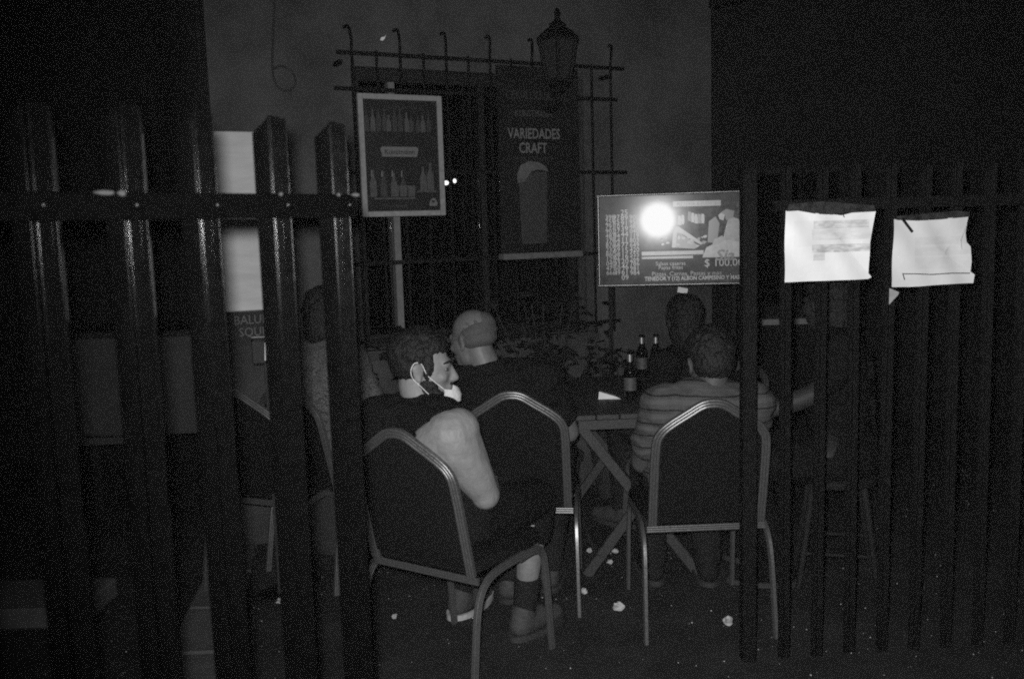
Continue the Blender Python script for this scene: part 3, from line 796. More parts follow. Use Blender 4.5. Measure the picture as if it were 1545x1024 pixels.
# ================================================================== chairs
def chair(label, loc, rotz, proto=None):
    if proto is not None:
        r = dup(proto); r.location = loc; r.rotation_euler = (0, 0, rotz); r['label'] = label; return r
    r = empty('banquet_chair', loc, rotz)
    tag(r, label, 'chair', 'banquet chairs on the terrace')
    a = math.radians(13); vd = V((0, -math.sin(a), math.cos(a))); B = V((0, -.215, .435))
    out = [(-.205, 0), (-.205, .16), (-.203, .305), (-.192, .352), (-.158, .388), (-.085, .435), (-.04, .462), (0, .469), (.04, .462), (.085, .435), (.158, .388), (.192, .352), (.203, .305), (.205, .16), (.205, 0)]
    out = [(u, v*1.05) for u, v in out]
    path = [B + V((u, 0, 0)) + vd*v for u, v in cat([(x, y, 0) for x, y in out], 5) for u, v in ((u, v),)] if False else [B + V((p.x, 0, 0)) + vd*p.y for p in cat([(x, y, 0) for x, y in out], 5)]
    nrm = V((0, -math.cos(a), -math.sin(a)))
    prof = []
    def side(sg):
        l = []
        for k in range(13):
            x = -.0165 + .033*k/12
            g = abs(math.sin(3*PI*(x+.0165)/.033))
            l.append((x*sg, sg*(.0065 + .0035*g**.6)))
        return l
    prof = side(1) + side(-1)
    MB().sweep(path, [(x, y) for x, y in prof], up=nrm).build('back_frame', ALU, r, True)
    # cushion filling the frame
    ins = [(u*.925, v) for u, v in out]
    ins = [(u, min(v, v-.012) if v > .3 else v) for u, v in ins]
    o2 = [V((p.x, p.y, 0)) for p in cat([(x, max(y, .03), 0) for x, y in ins], 4)]
    cx = V((0, .22, 0)); vs = []; fs = []; n = len(o2); K = 5
    def pt(p, d): return B + V((p.x, 0, 0)) + vd*p.y + nrm*d
    for sgn in (1, -1):
        base = len(vs); vs.append(pt(cx, sgn*.018 if sgn > 0 else -.035))
        for k in range(1, K+1):
            t = k/K
            for p in o2: vs.append(pt(cx.lerp(p, t), (.018 if sgn > 0 else -.035)*(1-t**5) + (.004 if sgn > 0 else -.006)))
        for i in range(n): fs.append((base, base+1+i, base+1+(i+1) % n))
        for k in range(K-1):
            q = base+1+k*n
            for i in range(n): fs.append((q+i, q+(i+1) % n, q+n+(i+1) % n, q+n+i))
    h = len(vs)//2; q = 1+(K-1)*n
    for i in range(n): fs.append((q+i, q+(i+1) % n, h+q+(i+1) % n, h+q+i))
    MB().add(vs, fs).build('backrest', BLACKFAB, r, True)
    # seat
    st = [(-.21, -.19), (-.20, -.205), (.20, -.205), (.21, -.19), (.225, .0), (.23, .17), (.19, .225), (-.19, .225), (-.23, .17), (-.225, 0)]
    vs = []; fs = []
    prf = [(.94, .425), (1, .435), (1.01, .452), (.97, .470), (.8, .480), (.4, .484)]
    for s_, z in prf:
        for x, y in st: vs.append((x*s_, y*s_, z))
    n = len(st)
    for k in range(len(prf)-1):
        for i in range(n): fs.append((k*n+i, k*n+(i+1) % n, (k+1)*n+(i+1) % n, (k+1)*n+i))
    fs.append(tuple(range(n-1, -1, -1))); fs.append(tuple((len(prf)-1)*n+i for i in range(n)))
    MB().add(vs, fs).build('seat', BLACKFAB, r, True)
    flat = [(x*.78, y*.62) for x, y in prof]
    MB().sweep([(-.225, -.205, .415), (.225, -.205, .415)], flat, up=(0, -1, 0)).build('seat_rail', ALU, r, True)
    MB().sweep([(-.215, .19, .415), (.215, .19, .415)], flat, up=(0, -1, 0)).build('seat_rail', ALU, r, True)
    lp_ = [(x*.86, y*.86) for x, y in prof]
    for sx in (-1, 1):
        MB().sweep(cat([(sx*.232, .06, .425), (sx*.234, -.10, .423), (sx*.236, -.175, .405), (sx*.238, -.222, .355), (sx*.241, -.25, .25), (sx*.246, -.285, .0)], 6), lp_, up=(sx, 0, 0)).build('leg', ALU, r, True)
        MB().sweep(cat([(sx*.222, .05, .412), (sx*.222, .15, .410), (sx*.223, .20, .385), (sx*.224, .222, .30), (sx*.226, .25, .0)], 6), lp_, up=(sx, 0, 0)).build('leg', ALU, r, True)
    return r
DEG = math.radians
CH1 = ((-.210, 3.19, 0), DEG(-33)); CH2 = ((.03, 3.86, 0), DEG(-7)); CH3 = ((.705, 3.58, 0), DEG(2))
CH4 = ((.87, 4.46, 0), DEG(38)); CH5 = ((-.80, 4.22, 0), DEG(-40)); CH6 = ((1.385, 3.88, 0), DEG(75)); CH7 = ((-1.05, 3.98+.1, 0), DEG(-22))
c1 = chair('nearest black banquet chair, carrying the person with the mask', *CH1)
chair('black banquet chair behind the bald person, facing the table', *CH2, c1)
chair('black banquet chair carrying the person in the striped shirt', *CH3, c1)
chair('black banquet chair on the far side of the table below the menu board', *CH4, c1)
chair('black banquet chair carrying the person in the netted shirt', *CH5, c1)
st6 = empty('stool', CH6[0], CH6[1])
tag(st6, 'dark wooden stool under the dark clothed person behind the farther fence', 'stool')
MB().lathe([(0, .44), (.17, .44), (.175, .45), (.175, .468), (.165, .475), (0, .475)], seg=24).build('seat', TIMBER_DARK, st6, True)
for sx in (-1, 1):
    for sy in (-1, 1): MB().cone((sx*.10, sy*.10, .45), (sx*.16, sy*.16, 0), .017, .013).build('leg', TIMBER_DARK, st6, True)
for sx in (-1, 1): MB().cone((sx*.14, -.14, .15), (sx*.14, .14, .15), .009, .009).build('stretcher', TIMBER_DARK, st6, True)
chair('empty black banquet chair behind the near fence pales', *CH7, c1)

# ================================================================== table and what stands on it
tb = empty('folding_table', (.53, 4.42, 0), DEG(3))
tag(tb, 'folding wooden table with crossed legs among the seated people', 'table')
for k in range(6):
    MB().box((-.255+k*.102, 0, .738), (.096, 1.02, .022), bev=.003).build('plank', WOOD, tb)
for y in (-.49, .49): MB().box((0, y, .705), (.56, .03, .04)).build('apron', WOOD, tb)
for y, sgn in ((-.46, 1), (-.425, -1), (.425, 1), (.46, -1)):
    a_ = V((-.265*sgn, y, .69)); b_ = V((.25*sgn, y, .0)); d = (b_-a_)
    rm = Matrix((d.normalized().cross(V((0, 1, 0))).normalized(), V((0, 1, 0)), d.normalized())).transposed()
    MB().box((a_+b_)/2, (.045, .022, d.length), rm, .003).build('leg', WOOD, tb)
for x, z in ((0, .35), (-.20, .09), (.2, .09)):
    MB().cone((x, -.45, z), (x, .45, z), .012, .012).build('stretcher', WOOD, tb, True)

def bottle(label, p, proto=None):
    if proto: 
        r = dup(proto); r.location = p; r['label'] = label; return r
    r = empty('beer_bottle', p); tag(r, label, 'bottle', 'beer bottles on the table')
    MB().lathe([(0, 0), (.028, 0), (.0305, .004), (.0305, .125), (.028, .142), (.018, .160), (.0135, .175), (.0125, .215), (.0145, .217), (.0145, .226), (.0128, .228), (0, .228)]).build('body', BOTTLE, r, True)
    MB().lathe([(.0309, .045), (.0309, .105)]).build('label', LABELM, r, True)
    MB().lathe([(.0140, .180), (.0133, .212)]).build('neck_foil', mat('foil', .3, .35, metal=.7, nscale=200, namt=.3), r, True)
    return r
TZ = .7495
b1 = bottle('dark beer bottle standing nearest the folded napkin', (.545, 4.24, TZ))
bottle('dark beer bottle at the back, nearer the window of the two in a pair', (.690, 4.87, TZ), b1)
bottle('dark beer bottle at the back, nearer the striped shirt of the two in a pair', (.765, 4.87, TZ), b1)
nk = MB().add([(-.055, -.02, 0), (.05, -.03, 0), (.04, .04, .0), (-.045, .05, .0), (-.05, -.01, .035), (.035, -.02, .008), (.03, .035, .008), (-.042, .045, .03)],
              [(3,2,1,0), (4,5,6,7), (0,1,5,4), (1,2,6,5), (2,3,7,6), (3,0,4,7)]).build('napkin', PAPERW, None, loc=(.452, 4.28, TZ))
tag(nk, 'folded white napkin lying on the table by the bottles', 'napkin')
ash = MB().lathe([(0, .002), (.045, .002), (.05, .012), (.052, .03), (.046, .032), (.043, .012), (0, .010)]).build('ashtray', BOTTLE, None, True, loc=(.60, 4.50, TZ))
tag(ash, 'small dark glass ashtray in the middle of the table', 'ashtray')

# ================================================================== plants under the window
def plant(label, s_, off, h, nl, seed):
    random.seed(seed)
    base = V((WX, WY, 0)) + V((.8944, .4472, 0))*s_ + V((.4472, -.8944, 0))*off
    r = empty('potted_plant', base); tag(r, label, 'plant', 'potted plants under the barred window')
    MB().lathe([(0, .02), (.11, .0), (.13, .01), (.17, .30), (.185, .30), (.185, .335), (.165, .335), (.155, .28), (0, .27)]).build('pot', TERRA, r, True)
    lf = MB(); stm = MB()
    for k in range(14):
        w = random.uniform(0, 2*PI); L = random.uniform(.5, 1)*h
        tip = V((math.cos(w)*random.uniform(.08, .30), math.sin(w)*random.uniform(.05, .2), .3+L))
        path = cat([(0, 0, .27), (tip.x*.35, tip.y*.35, .27+L*.5), tip], 4); stm.tube(path, .003, 5, up=(.3, .9, .1))
        for j in range(nl):
            p = path[random.randrange(2, len(path))]
            u = random.uniform(0, 2*PI); dn = V((math.cos(u), math.sin(u), random.uniform(-.5, .7))).normalized()
            ln = random.uniform(.05, .11); sd = dn.cross(V((random.uniform(-.4, .4), random.uniform(-.4, .4), 1))).normalized()*ln*.27
            q = V(p) + V((random.gauss(0, .03), random.gauss(0, .03), random.gauss(0, .03)))
            up_ = V((0, 0, .012))
            lf.add([q, q+dn*ln*.3+sd+up_, q+dn*ln*.7+sd*.8, q+dn*ln-up_, q+dn*ln*.7-sd*.8, q+dn*ln*.3-sd+up_, q+dn*ln*.5-up_*.4],
                   [(0,1,6), (1,2,6), (2,3,6), (3,4,6), (4,5,6), (5,0,6)])
    stm.build('stem', TERRA, r)
    tag(lf.build('foliage', LEAF, r, True), kind='stuff')
plant('leafy potted plant below the framed beer poster', .95, .30, .78, 26, 1)
plant('bushy potted plant below the pale ledge', 1.62, .32, .88, 34, 2)
plant('smaller potted plant at the far end of the window', 2.10, .28, .70, 24, 3)
plant('tall potted plant between the white sign and the window', .42, .26, .55, 18, 4)

# ================================================================== people
from mathutils import noise as mnoise
WR = {'shirt': (.011, 9, 20), 'trousers': (.010, 9, 14), 'hair': (.006, 60, 30), 'beard': (.004, 80, 50)}
def remesh(mb_, name, m, parent, vox, it=5):
    me = mb_.mesh(name)
    tmp = bpy.data.objects.new(name+'_tmp', me); C.objects.link(tmp)
    rm_ = tmp.modifiers.new('r', 'REMESH'); rm_.mode = 'VOXEL'; rm_.voxel_size = vox; rm_.adaptivity = 0
    sm = tmp.modifiers.new('s', 'SMOOTH'); sm.factor = .5; sm.iterations = it
    dg = bpy.context.evaluated_depsgraph_get()
    ev = tmp.evaluated_get(dg)
    me2 = bpy.data.meshes.new_from_object(ev)
    bpy.data.objects.remove(tmp, do_unlink=True); bpy.data.meshes.remove(me)
    if name in WR and m is not STUBBLE:
        amp, fh, fv = WR[name]; cs = []
        for v in me2.vertices:
            p = v.co; q = V((p.x*fh, p.y*fh, p.z*fv))
            r_ = mnoise.noise(q + V((0, 0, 3*p.x))); r2_ = mnoise.noise(q*2.3)
            cs.append(p + v.normal*(amp*((1-abs(r_)*2.2)*.7 + r2_*.45)))
        for v, c in zip(me2.vertices, cs): v.co = c
        me2.update()
    me2.name = name; me2.materials.clear(); me2.materials.append(m)
    me2.polygons.foreach_set('use_smooth', [True]*len(me2.polygons))
    o = bpy.data.objects.new(name, me2); C.objects.link(o)
    if parent is not None: o.parent = parent
    return o

def frame(fwd_yaw, pit, rol=0):
    return (Matrix.Rotation(fwd_yaw, 3, 'Z') @ Matrix.Rotation(-pit, 3, 'X') @ Matrix.Rotation(rol, 3, 'Y'))

def hand(m, w, d, nrm, side, curl=.5, s=1.0):
    """palm from wrist w along d; palm normal nrm; thumb on `side` sign"""
    d = V(d).normalized(); nrm = (V(nrm) - d*V(nrm).dot(d)).normalized(); ac = d.cross(nrm).normalized()*side
    w = V(w)
    m.cap(w, w+d*.03*s, .026*s, .028*s)
    for k in (-1.2, -.4, .4, 1.2): m.cap(w+d*.02*s+ac*(.012*k*s), w+d*.085*s+ac*(.019*k*s), .015*s, .012*s)
    for k, L in ((1.3, .072), (.45, .082), (-.4, .076), (-1.25, .060)):
        p = w+d*.088*s+ac*(.019*k*s); dd = d.copy()
        for seg_ in range(3):
            dd = (dd + nrm*curl*.7).normalized(); q = p+dd*(L*s*(.45, .32, .23)[seg_])
            m.cap(p, q, (.0095, .0088, .0080)[seg_]*s, (.0088, .008, .0072)[seg_]*s); p = q
    p = w+d*.025*s+ac*.025*s; q = p+(d*.6+ac*.75+nrm*.3).normalized()*.045*s; m.cap(p, q, .014*s, .011*s)
    m.cap(q, q+(d*.9+ac*.25+nrm*.4).normalized()*.034*s, .0105*s, .0088*s)

def person(label, loc, rotz, J, skin, vox=.0065, bald=False, hairm=None, bulk=1.0, arm=1.0, top=None, bottom=None, sleeve='short',
           legs='long', extra=None, eyes=True, hair_len=0.0, shoe=None, headr=1.0):
    g = lambda k: V(J[k])
    body = MB()
    H = g('hip'); N = g('neck'); Hd = g('head'); SL, SR = g('sl'), g('sr')
    spine = (N-H).normalized(); across = (SR-SL).normalized()
    fwd = spine.cross(across).normalized() * -1
    if fwd.y < 0: fwd = -fwd
    across = fwd.cross(spine).normalized()
    T = Matrix((across, fwd, spine)).transposed()
    b = bulk
    def torso(m, e):
        m.ell(H + V((0, 0, .01)), (.175*b+e, .125*b+e, .12+e), T)
        m.ell(H.lerp(N, .30)+fwd*.02, (.155*b+e, .12*b+e, .15+e), T)
        m.ell(H.lerp(N, .58), (.165*b+e, .118*b+e, .17+e), T)
        m.ell(H.lerp(N, .76), (.165*b+e, .105*b+e, .13+e), T)
        m.cap(SL.lerp(SR, .1), SR.lerp(SL, .1), .062*b+e, .062*b+e)
        m.cap(SL.lerp(N, .3), N-spine*.01, .052*b+e, .048+e); m.cap(SR.lerp(N, .3), N-spine*.01, .052*b+e, .048+e)
        m.ell(H.lerp(N, .72)-fwd*.04+across*.085, (.075*b+e, .05*b+e, .10+e), T); m.ell(H.lerp(N, .72)-fwd*.04-across*.085, (.075*b+e, .05*b+e, .10+e), T)
    torso(body, 0)
    HR = frame(J['yaw'], J['pit'], J.get('rol', 0)); hs = headr
    hp = lambda x, y, z: Hd + HR @ V((x*hs, y*hs, z*hs))
    E = lambda m, c, r, rot=None: m.ell(hp(*c), tuple(q*hs for q in r), HR if rot is None else HR @ rot, 18, 12)
    # neck
    body.cap(N-spine*.05, hp(0, -.028, -.055), .062*(.5+.5*b), .056); body.cap(N+fwd*.03-spine*.02, hp(0, .012, -.085), .045, .045)
    # head
    E(body, (0, -.018, .030), (.076, .096, .086)); E(body, (0, .022, -.015), (.068, .074, .088)); E(body, (0, .040, -.068), (.053, .052, .048))
    E(body, (0, .066, -.098), (.026, .024, .018)); E(body, (.034, .012, -.070), (.028, .04, .035)); E(body, (-.034, .012, -.070), (.028, .04, .035))
    E(body, (0, .078, .026), (.052, .018, .013)); E(body, (.036, .066, -.022), (.024, .022, .02)); E(body, (-.036, .066, -.022), (.024, .022, .02))
    body.cap(hp(0, .091, .012), hp(0, .113, -.026), .008*hs, .0125*hs); E(body, (.010, .104, -.032), (.009, .011, .008)); E(body, (-.010, .104, -.032), (.009, .011, .008))
    E(body, (0, .093, -.055), (.024, .014, .007)); E(body, (0, .092, -.067), (.021, .013, .008))
    for sx in (-1, 1):
        rot = Matrix.Rotation(sx*.35, 3, 'Z') @ Matrix.Rotation(-.15, 3, 'X')
        E(body, (sx*.077, -.012, -.012), (.009, .019, .031), rot); E(body, (sx*.086, -.020, .002), (.006, .018, .020), rot); E(body, (sx*.078, -.006, -.036), (.008, .010, .011))
    # arms
    for s_, S in (('l', SL), ('r', SR)):
        Ee, W = g('e'+s_), g('w'+s_); sg = -1 if s_ == 'l' else 1
        body.ell(S, .066*arm); body.cap(S, S.lerp(Ee, .45), .060*arm, .054*arm); body.cap(S.lerp(Ee, .45), Ee, .054*arm, .042*arm)
        body.cap(Ee, Ee.lerp(W, .35), .043*arm, .044*arm); body.cap(Ee.lerp(W, .35), W, .044*arm, .028*(.6+.4*arm))
        d = (W-Ee).normalized()
        hand(body, W+d*.01, d, J.get('pn'+s_, (0, .2, -1)), sg, J.get('curl', .45))
    for q_ in J.get('prims', ()): body.cap(*q_)
    # legs
    for s_ in ('l', 'r'):
        sg = -1 if s_ == 'l' else 1
        K, An = g('k'+s_), g('a'+s_); hj = H + across*(.09*sg) + V((0, .02, -.02))
        body.cap(hj, K, .088*b, .058); body.cap(K, K.lerp(An, .3)+V((0, -.012, 0)), .056, .057); body.cap(K.lerp(An, .3)+V((0, -.012, 0)), An, .056, .036)
        ft = V((J.get('ft', 0.0)+.12*sg, 1, 0)).normalized()
        body.cap(An+V((0, -.02, -.045)), An+ft*.15+V((0, 0, -.062)), .030, .024)
    ob = remesh(body, 'person', skin, None, vox, 8)
    ob.location = loc; ob.rotation_euler = (0, 0, rotz); tag(ob, label, 'person', 'people seated on the terrace')
    # clothing
    if top is not None:
        m = MB(); torso(m, .012)
        if sleeve != 'none':
            fr_ = .62 if sleeve == 'short' else 1.0
            for s_, S in (('l', SL), ('r', SR)):
                Ee, W = g('e'+s_), g('w'+s_)
                m.ell(S, .066*arm+.014); m.cap(S, S.lerp(Ee, fr_ if sleeve == 'short' else 1), .062*arm+.014, .052*arm+.016)
                if sleeve == 'long': m.cap(Ee, Ee.lerp(W, .92), .046*arm+.014, .034*arm+.012)
        for q_ in J.get('cover', ()): m.cap(*q_)
        for k in range(7):
            t = .15+.1*k
            c0 = H.lerp(N, t); m.cap(c0-fwd*(.118*b+.004)+across*(.10*math.sin(k*2.1)), c0-fwd*(.118*b+.004)+across*(.10*math.sin(k*2.1+1.3))+spine*.05, .010, .008)
        if sleeve != 'none': m.cap(N-spine*.045, N-spine*.01, .070, .066)
        remesh(m, 'shirt', top, ob, vox*1.1, 4)
    if bottom is not None:
        m = MB()
        m.ell(H + V((0, 0, -.02)), (.175*b+.016, .13*b+.016, .115), T)
        for s_ in ('l', 'r'):
            sg = -1 if s_ == 'l' else 1
            K, An = g('k'+s_), g('a'+s_); hj = H + across*(.09*sg) + V((0, .02, -.02))
            m.cap(hj, K, .088*b+.014, .074)
            if legs == 'long': m.cap(K, An+V((0, 0, .02)), .074, .058)
            else: m.cap(K, K.lerp(An, .30), .074, .066)
        remesh(m, 'trousers', bottom, ob, vox*1.2, 4)
    if J.get('sock'):
        for s_ in ('l', 'r'):
            K, An = g('k'+s_), g('a'+s_); m = MB(); m.cap(K.lerp(An, .74), An, .053, .044)
            remesh(m, 'sock', DENIM, ob, .008, 2)
    for s_ in ('l', 'r'):
        sg = -1 if s_ == 'l' else 1
        An = g('a'+s_); ft = V((J.get('ft', 0.0)+.12*sg, 1, 0)).normalized()
        m = MB(); hl = An+V((0, -.03, -.035)); m.cap(V((hl.x, hl.y, .05)), V((An.x, An.y, .05))+ft*.08, .046, .046)
        m.cap(V((An.x, An.y, .045))+ft*.06, V((An.x, An.y, .038))+ft*.17, .044, .034); m.cap(An+V((0, -.01, -.005)), An+V((0, 0, -.04)), .048, .048)
        sh = remesh(m, 'shoe', (shoe or {}).get(s_, SHOE), ob, .008, 3)
        path = [V((hl.x, hl.y-.052, .012)), V((hl.x-.045, hl.y, .012)), V((An.x-.05, An.y, .012))+ft*.10, V((An.x, An.y, .012))+ft*.215, V((An.x+.05, An.y, .012))+ft*.10, V((hl.x+.045, hl.y, .012))]
        MB().sweep(cat(path, 5, True), [(-.006, -.011), (.006, -.011), (.006, .011), (-.006, .011)], closed=True).build('sole', SOLE if s_ in J.get('palesole', '') else GREYB, sh, True)
    # hair
    rr = random.Random(len(label))
    if not bald:
        m = MB()
        cr = .012 if J.get('crop') else 0
        E(m, (0, -.024-cr, .040), (.084, .099-cr*.3, .086)); E(m, (0, -.045, -.005+cr*1.5), (.078, .074, .07)); E(m, (0, .02-cr, .075), (.066, .066, .045))
        E(m, (0, -.058, -.030 if not J.get('crop') else -.012), (.058, .05, .04))
        if hair_len: E(m, (0, -.065, -.06), (.07, .05, .06+hair_len)); E(m, (.05, -.04, -.05), (.035, .045, .06)); E(m, (-.05, -.04, -.05), (.035, .045, .06))
        for sx in (-1, 1): E(m, (sx*.066, .018, .005), (.013, .018, .04))
        for k in range(130):
            th = rr.uniform(0, 2*PI); ph = rr.uniform(-.25, 1.45)
            n_ = V((math.cos(ph)*math.cos(th), math.cos(ph)*math.sin(th), math.sin(ph)))
            if n_.y > (.30 if J.get('crop') else .55) and n_.z < .70: continue
            c0 = V((n_.x*.083, -.022+n_.y*.098, .040+n_.z*.086))
            tn = n_.cross(V((rr.gauss(0, .6), rr.gauss(0, .6), 1))).normalized()
            m.cap(hp(*(c0)), hp(*(c0 + tn*.022 + n_*rr.uniform(.0, .006))), .009*hs, .004*hs)
        remesh(m, 'hair', hairm or HAIR, ob, .0055, 2)
    elif hairm is not None:       # shaved ring of stubble
        m = MB(); E(m, (0, -.035, -.008), (.0775, .082, .045)); E(m, (0, -.045, .028), (.0735, .0735, .05))
        E(m, (.02, -.04, .02), (.062, .075, .04)); E(m, (-.02, -.04, .02), (.062, .075, .04)); E(m, (.012, -.055, .045), (.062, .062, .055))
        for k in range(70):
            th = rr.uniform(PI*.95, PI*2.05); z_ = rr.choice((rr.gauss(.055, .012), rr.gauss(-.03, .01)))
            q_ = math.sqrt(max(.05, 1-((z_-.03)/.086)**2)); m.ell(hp(.0765*q_*math.cos(th), -.018+.097*q_*math.sin(th), z_), .0040*hs, seg=8, rings=6)
        remesh(m, 'hair', hairm, ob, .0045, 4)
    if eyes:
        for sx in (-1, 1):
            m = MB(); E(m, (sx*.031, .077, .004), (.011, .011, .009)); m.build('eye', EYE, ob, True)
            m = MB(); m.cap(hp(sx*.014, .094, .026), hp(sx*.038, .087, .032), .0045*hs, .005*hs); m.cap(hp(sx*.038, .087, .032), hp(sx*.054, .070, .026), .005*hs, .003*hs); m.build('eyebrow', HAIR, ob, True)
    if extra: extra(ob, hp, HR, E)
    return ob

def mask_extra(ob, hp, HR, E):
    # cloth mask pulled down under the lips, loops round the ears
    m = MB(); rows = []
    outl = []
    for i in range(9):                                     # across the chin, ear to ear
        a = (i/8-.5)*2.1
        row = []
        for j in range(6):
            t = j/5
            z = -.067 - .064*t; y = .028+(.100-.014*t+.016*math.sin(t*PI))*math.cos(a)*1.0; x = (.074-.014*t)*math.sin(a)
            if t > .6: y -= .03*(t-.6)/.4
            pleat = .0016*math.sin(j*2.6)
            row.append((x*1.02, y+pleat, z + .010*abs(math.sin(a))))
        rows.append(row)
    vs = [hp(*p) for r in rows for p in r]; n = 6; L = len(vs)
    vs2 = [hp(p[0]*1.04, p[1]+.003, p[2]) for r in rows for p in r]
    fs = []
    for i in range(8):
        for j in range(5):
            a = i*n+j; fs += [(a, a+1, a+n+1, a+n), (L+a, L+a+n, L+a+n+1, L+a+1)]
    for i in range(8):
        for j in (0, 5): a = i*n+j; fs.append((a, a+n, L+a+n, L+a))
    for j in range(5):
        for i in (0, 8): a = i*n+j; fs.append((a, a+1, L+a+1, L+a))
    mk = MB().add(vs+vs2, fs).build('face_mask', MASKM, ob, True)
    for sx, i in ((-1, 0), (1, 8)):
        up_ = rows[i][0]; lo = rows[i][4]
        pth_ = [hp(up_[0], up_[1], up_[2]), hp(sx*.079, .022, -.018), hp(sx*.083, -.004, .020), hp(sx*.090, -.026, .022), hp(sx*.093, -.036, -.002), hp(sx*.086, -.028, -.03), hp(sx*.078, .0, -.055), hp(lo[0], lo[1], lo[2])]
        MB().tube(cat(pth_, 5), .0015, 6).build('ear_loop', MASKM, mk, True)

def beard_mask(ob, hp, HR, E):
    m = MB()
    for sx in (-1, 1):
        E(m, (sx*.050, .024, -.058), (.018, .034, .036)); E(m, (sx*.036, .052, -.085), (.022, .028, .022))
    E(m, (0, .078, -.092), (.028, .020, .022)); E(m, (0, .101, -.047), (.022, .008, .005))
    remesh(m, 'beard', HAIR, ob, .005, 2)
    mask_extra(ob, hp, HR, E)

def glasses_extra(ob, hp, HR, E):
    m = MB()
    for sx in (-1, 1):
        ring = [hp(sx*.034+.026*math.cos(2*PI*k/16), .099, .0+.020*math.sin(2*PI*k/16)) for k in range(16)]
        m.tube(ring, .0022, 6, closed=True)
        m.tube([hp(sx*.060, .098, .006), hp(sx*.080, .04, .008), hp(sx*.084, -.01, .006), hp(sx*.082, -.035, -.012)], .0022, 6)
    m.tube([hp(-.009, .101, .004), hp(.009, .101, .004)], .0022, 6)
    m.build('spectacles', GLASSM, ob, True)

# 1: sleeveless person with the mask, nearest
person('person in a black sleeveless top with a white mask under the chin, bare arm showing', *CH1,
       dict(hip=(0, -.085, .575), neck=(-.03, -.145, .965), head=(-.045, -.105, 1.097), sl=(-.205, -.165, .905), sr=(.160, -.20, .915),
            el=(-.285, -.205, .705), wl=(-.20, .03, .66), er=(.212, -.130, .685), wr=(.085, .07, .66), kl=(-.17, .36, .525), kr=(.11, .36, .525),
            al=(-.25, .34, .095), ar=(.075, .30, .095), yaw=DEG(-56), pit=DEG(8), crop=1, ft=.1, palesole='l', prims=[((.145, -.215, .898), (.165, -.195, .83), .090, .080), ((.165, -.195, .83), (.195, -.155, .745), .080, .062), ((.195, -.155, .745), (.212, -.130, .69), .062, .046), ((.115, -.222, .880), (.10, -.225, .80), .084, .075), ((.135, -.217, .895), (.085, -.225, .865), .087, .082)], cover=[((-.10, -.15, .92), (-.20, -.165, .905), .085, .088), ((-.20, -.165, .905), (-.235, -.18, .84), .088, .075)], sock=1),
       SKIN, .0055, arm=1.12, bulk=1.10, top=BLACKCLOTH, bottom=BLACKCLOTH, sleeve='none', legs='short', extra=beard_mask)
# 2: bald
person('bald person in black wearing spectacles, head bent towards the masked person', *CH2,
       dict(hip=(0, -.02, .575), neck=(-.115, -.165, .985), head=(-.18, -.135, 1.115), sl=(-.30, -.11, .925), sr=(.11, -.12, .94),
            el=(-.33, .0, .70), wl=(-.18, .20, .68), er=(.20, -.02, .70), wr=(.12, .2, .70), kl=(-.13, .36, .525), kr=(.14, .36, .525),
            al=(-.06, -.10, .095), ar=(.10, .02, .095), yaw=DEG(58), pit=DEG(14), rol=DEG(0)),
       SCALP, .0055, bald=True, hairm=STUBBLE, bulk=1.2, arm=1.1, top=BLACKCLOTH, bottom=DENIM, extra=glasses_extra)
# 3: striped
person('person in a striped shirt seen from behind at the table', *CH3,
       dict(hip=(0, -.08, .575), neck=(.035, -.165, .925), head=(.035, -.125, 1.035), sl=(-.145, -.145, .872), sr=(.185, -.165, .872),
            el=(-.205, -.02, .63), wl=(-.15, .20, .72), er=(.215, -.0, .645), wr=(.17, .18, .70), kl=(-.12, .36, .525), kr=(.14, .36, .525),
            al=(-.10, .34, .095), ar=(.13, .30, .095), yaw=DEG(8), pit=DEG(14)),
       SKIN_DIM, .006, bulk=1.12, arm=1.1, top=STRIPED, bottom=DENIM, headr=1.02, shoe=dict(l=DENIM, r=DENIM))
# 4: across the table
person('dark haired person in dark clothes below the menu board, turned to the house', *CH4,
       dict(hip=(0, -.085, .575), neck=(-.05, -.06, .975), head=(-.07, -.02, 1.09), sl=(-.23, -.05, .90), sr=(.14, -.05, .90),
            el=(-.24, .04, .70), wl=(-.12, .25, .74), er=(.24, .02, .69), wr=(.1, .24, .74), kl=(-.12, .36, .525), kr=(.12, .36, .525),
            al=(-.12, .36, .095), ar=(.12, .36, .095), yaw=DEG(-28), pit=DEG(4)),
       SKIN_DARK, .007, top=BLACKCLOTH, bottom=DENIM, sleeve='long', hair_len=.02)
# 5: netted shirt
person('person with tousled hair in a pale netted shirt behind the near fence', *CH5,
       dict(hip=(0, -.085, .575), neck=(0, -.10, 1.06), head=(.0, -.06, 1.19), sl=(-.20, -.10, .985), sr=(.20, -.10, .985),
            el=(-.25, .02, .73), wl=(-.14, .25, .72), er=(.25, .0, .73), wr=(.12, .24, .70), kl=(-.12, .36, .525), kr=(.12, .36, .525),
            al=(-.12, .36, .095), ar=(.12, .36, .095), yaw=DEG(10), pit=DEG(5)),
       SKIN_DARK, .007, top=CHECK, bottom=DENIM, hair_len=.01)
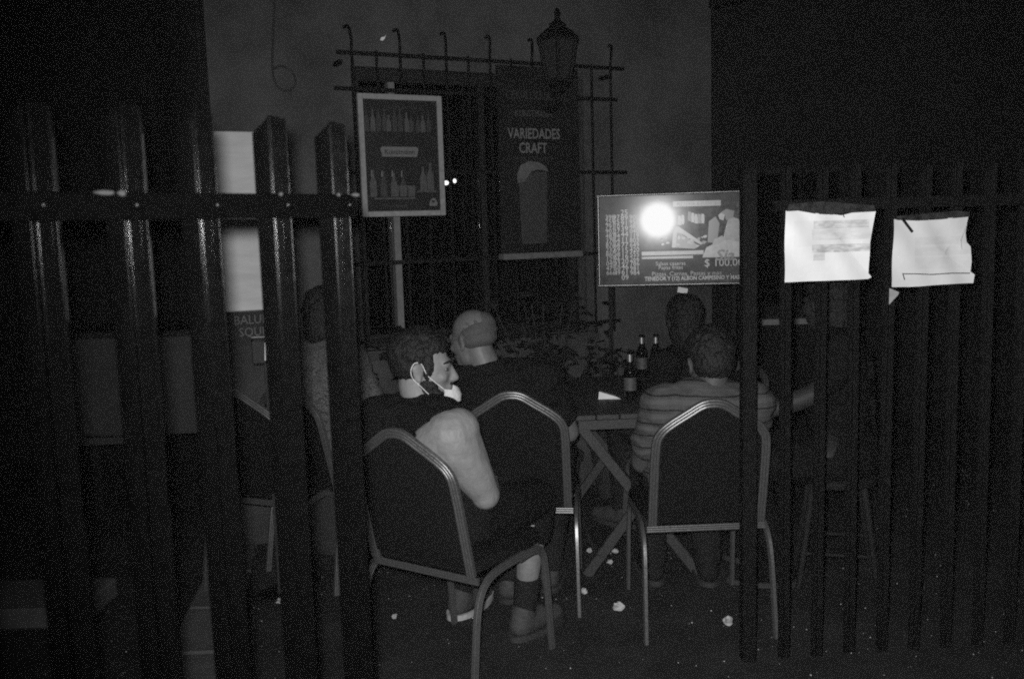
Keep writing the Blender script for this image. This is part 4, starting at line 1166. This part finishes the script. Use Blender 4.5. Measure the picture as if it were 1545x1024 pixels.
# 6: dark clothed
person('dark clothed person behind the farther fence with a forearm stretched to the table', *CH6,
       dict(hip=(0, -.03, .575), neck=(0, .0, 1.075), head=(.0, .045, 1.20), sl=(-.195, .0, 1.02), sr=(.19, -.03, 1.0),
            el=(-.245, .10, .86), wl=(-.27, .315, .775), er=(.17, -.03, .72), wr=(-.09, .02, .665), kl=(-.12, .38, .525), kr=(.12, .38, .525),
            al=(-.12, .24, .095), ar=(.12, .27, .095), yaw=DEG(-35), pit=DEG(6), pnr=(0, .3, -1)),
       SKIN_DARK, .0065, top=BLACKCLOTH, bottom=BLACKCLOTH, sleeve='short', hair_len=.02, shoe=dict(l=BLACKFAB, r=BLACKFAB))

# ================================================================== litter
random.seed(11)
def litter(px, py, s_, label, m=LITTER):
    p = CAMP.copy(); d = F + R*((px-772.5)/FPX) - U*((py-512)/FPX); p = CAMP + d*((.012-CAMP.z)/d.z)
    mm = MB(); mm.ell((0, 0, 0), (s_, s_*.8, s_*.55), seg=9, rings=6)
    mm.v = [(x*random.uniform(.55, 1.35), y*random.uniform(.55, 1.35), max(-.011, z*random.uniform(.5, 1.5))) for x, y, z in mm.v]
    o = mm.build('crumpled_paper', m, None, loc=p); o.rotation_euler = (0, 0, random.uniform(0, 6))
    tag(o, label, 'litter', 'paper scraps on the ground')
litter(932, 915, .030, 'largest crumpled white paper on the ground, in front of the table')
litter(1098, 936, .028, 'crumpled paper on the ground beneath the chair of the striped shirt')
litter(890, 829, .020, 'pale scrap on the ground under the table, nearer the bald person')
litter(928, 831, .017, 'pale scrap on the ground under the middle of the table')
litter(920, 847, .016, 'small pale scrap just in front of the one under the table')
litter(881, 891, .018, 'pale scrap on the ground beside a chair leg below the bald person')
litter(422, 906, .019, 'small white scrap on the ground seen between the near fence pales')
litter(595, 929, .016, 'flat white scrap on the ground under the nearest chair')
litter(815, 858, .020, 'flat pale scrap on the ground behind the bare calf')
for (px, py, sz, lab) in ((578, 59, .017, 'small white scrap stuck on the plaster above the window grille'),):
    p = on_wall(px, py, .008)
    o = MB().add([(-.016, 0, -.006), (-.002, -.004, -.010), (.008, 0, .0), (.017, -.006, .018), (.006, 0, .010), (-.008, -.003, .008), (0, .006, 0)],
                 [(0,1,5), (1,2,5), (2,4,5), (2,3,4), (0,5,6), (1,0,6), (2,1,6), (3,2,6), (4,3,6), (5,4,6)]).build('wall_scrap', mat('bright_scrap', .85, .6), None, loc=p)
    tag(o, lab, 'scrap')
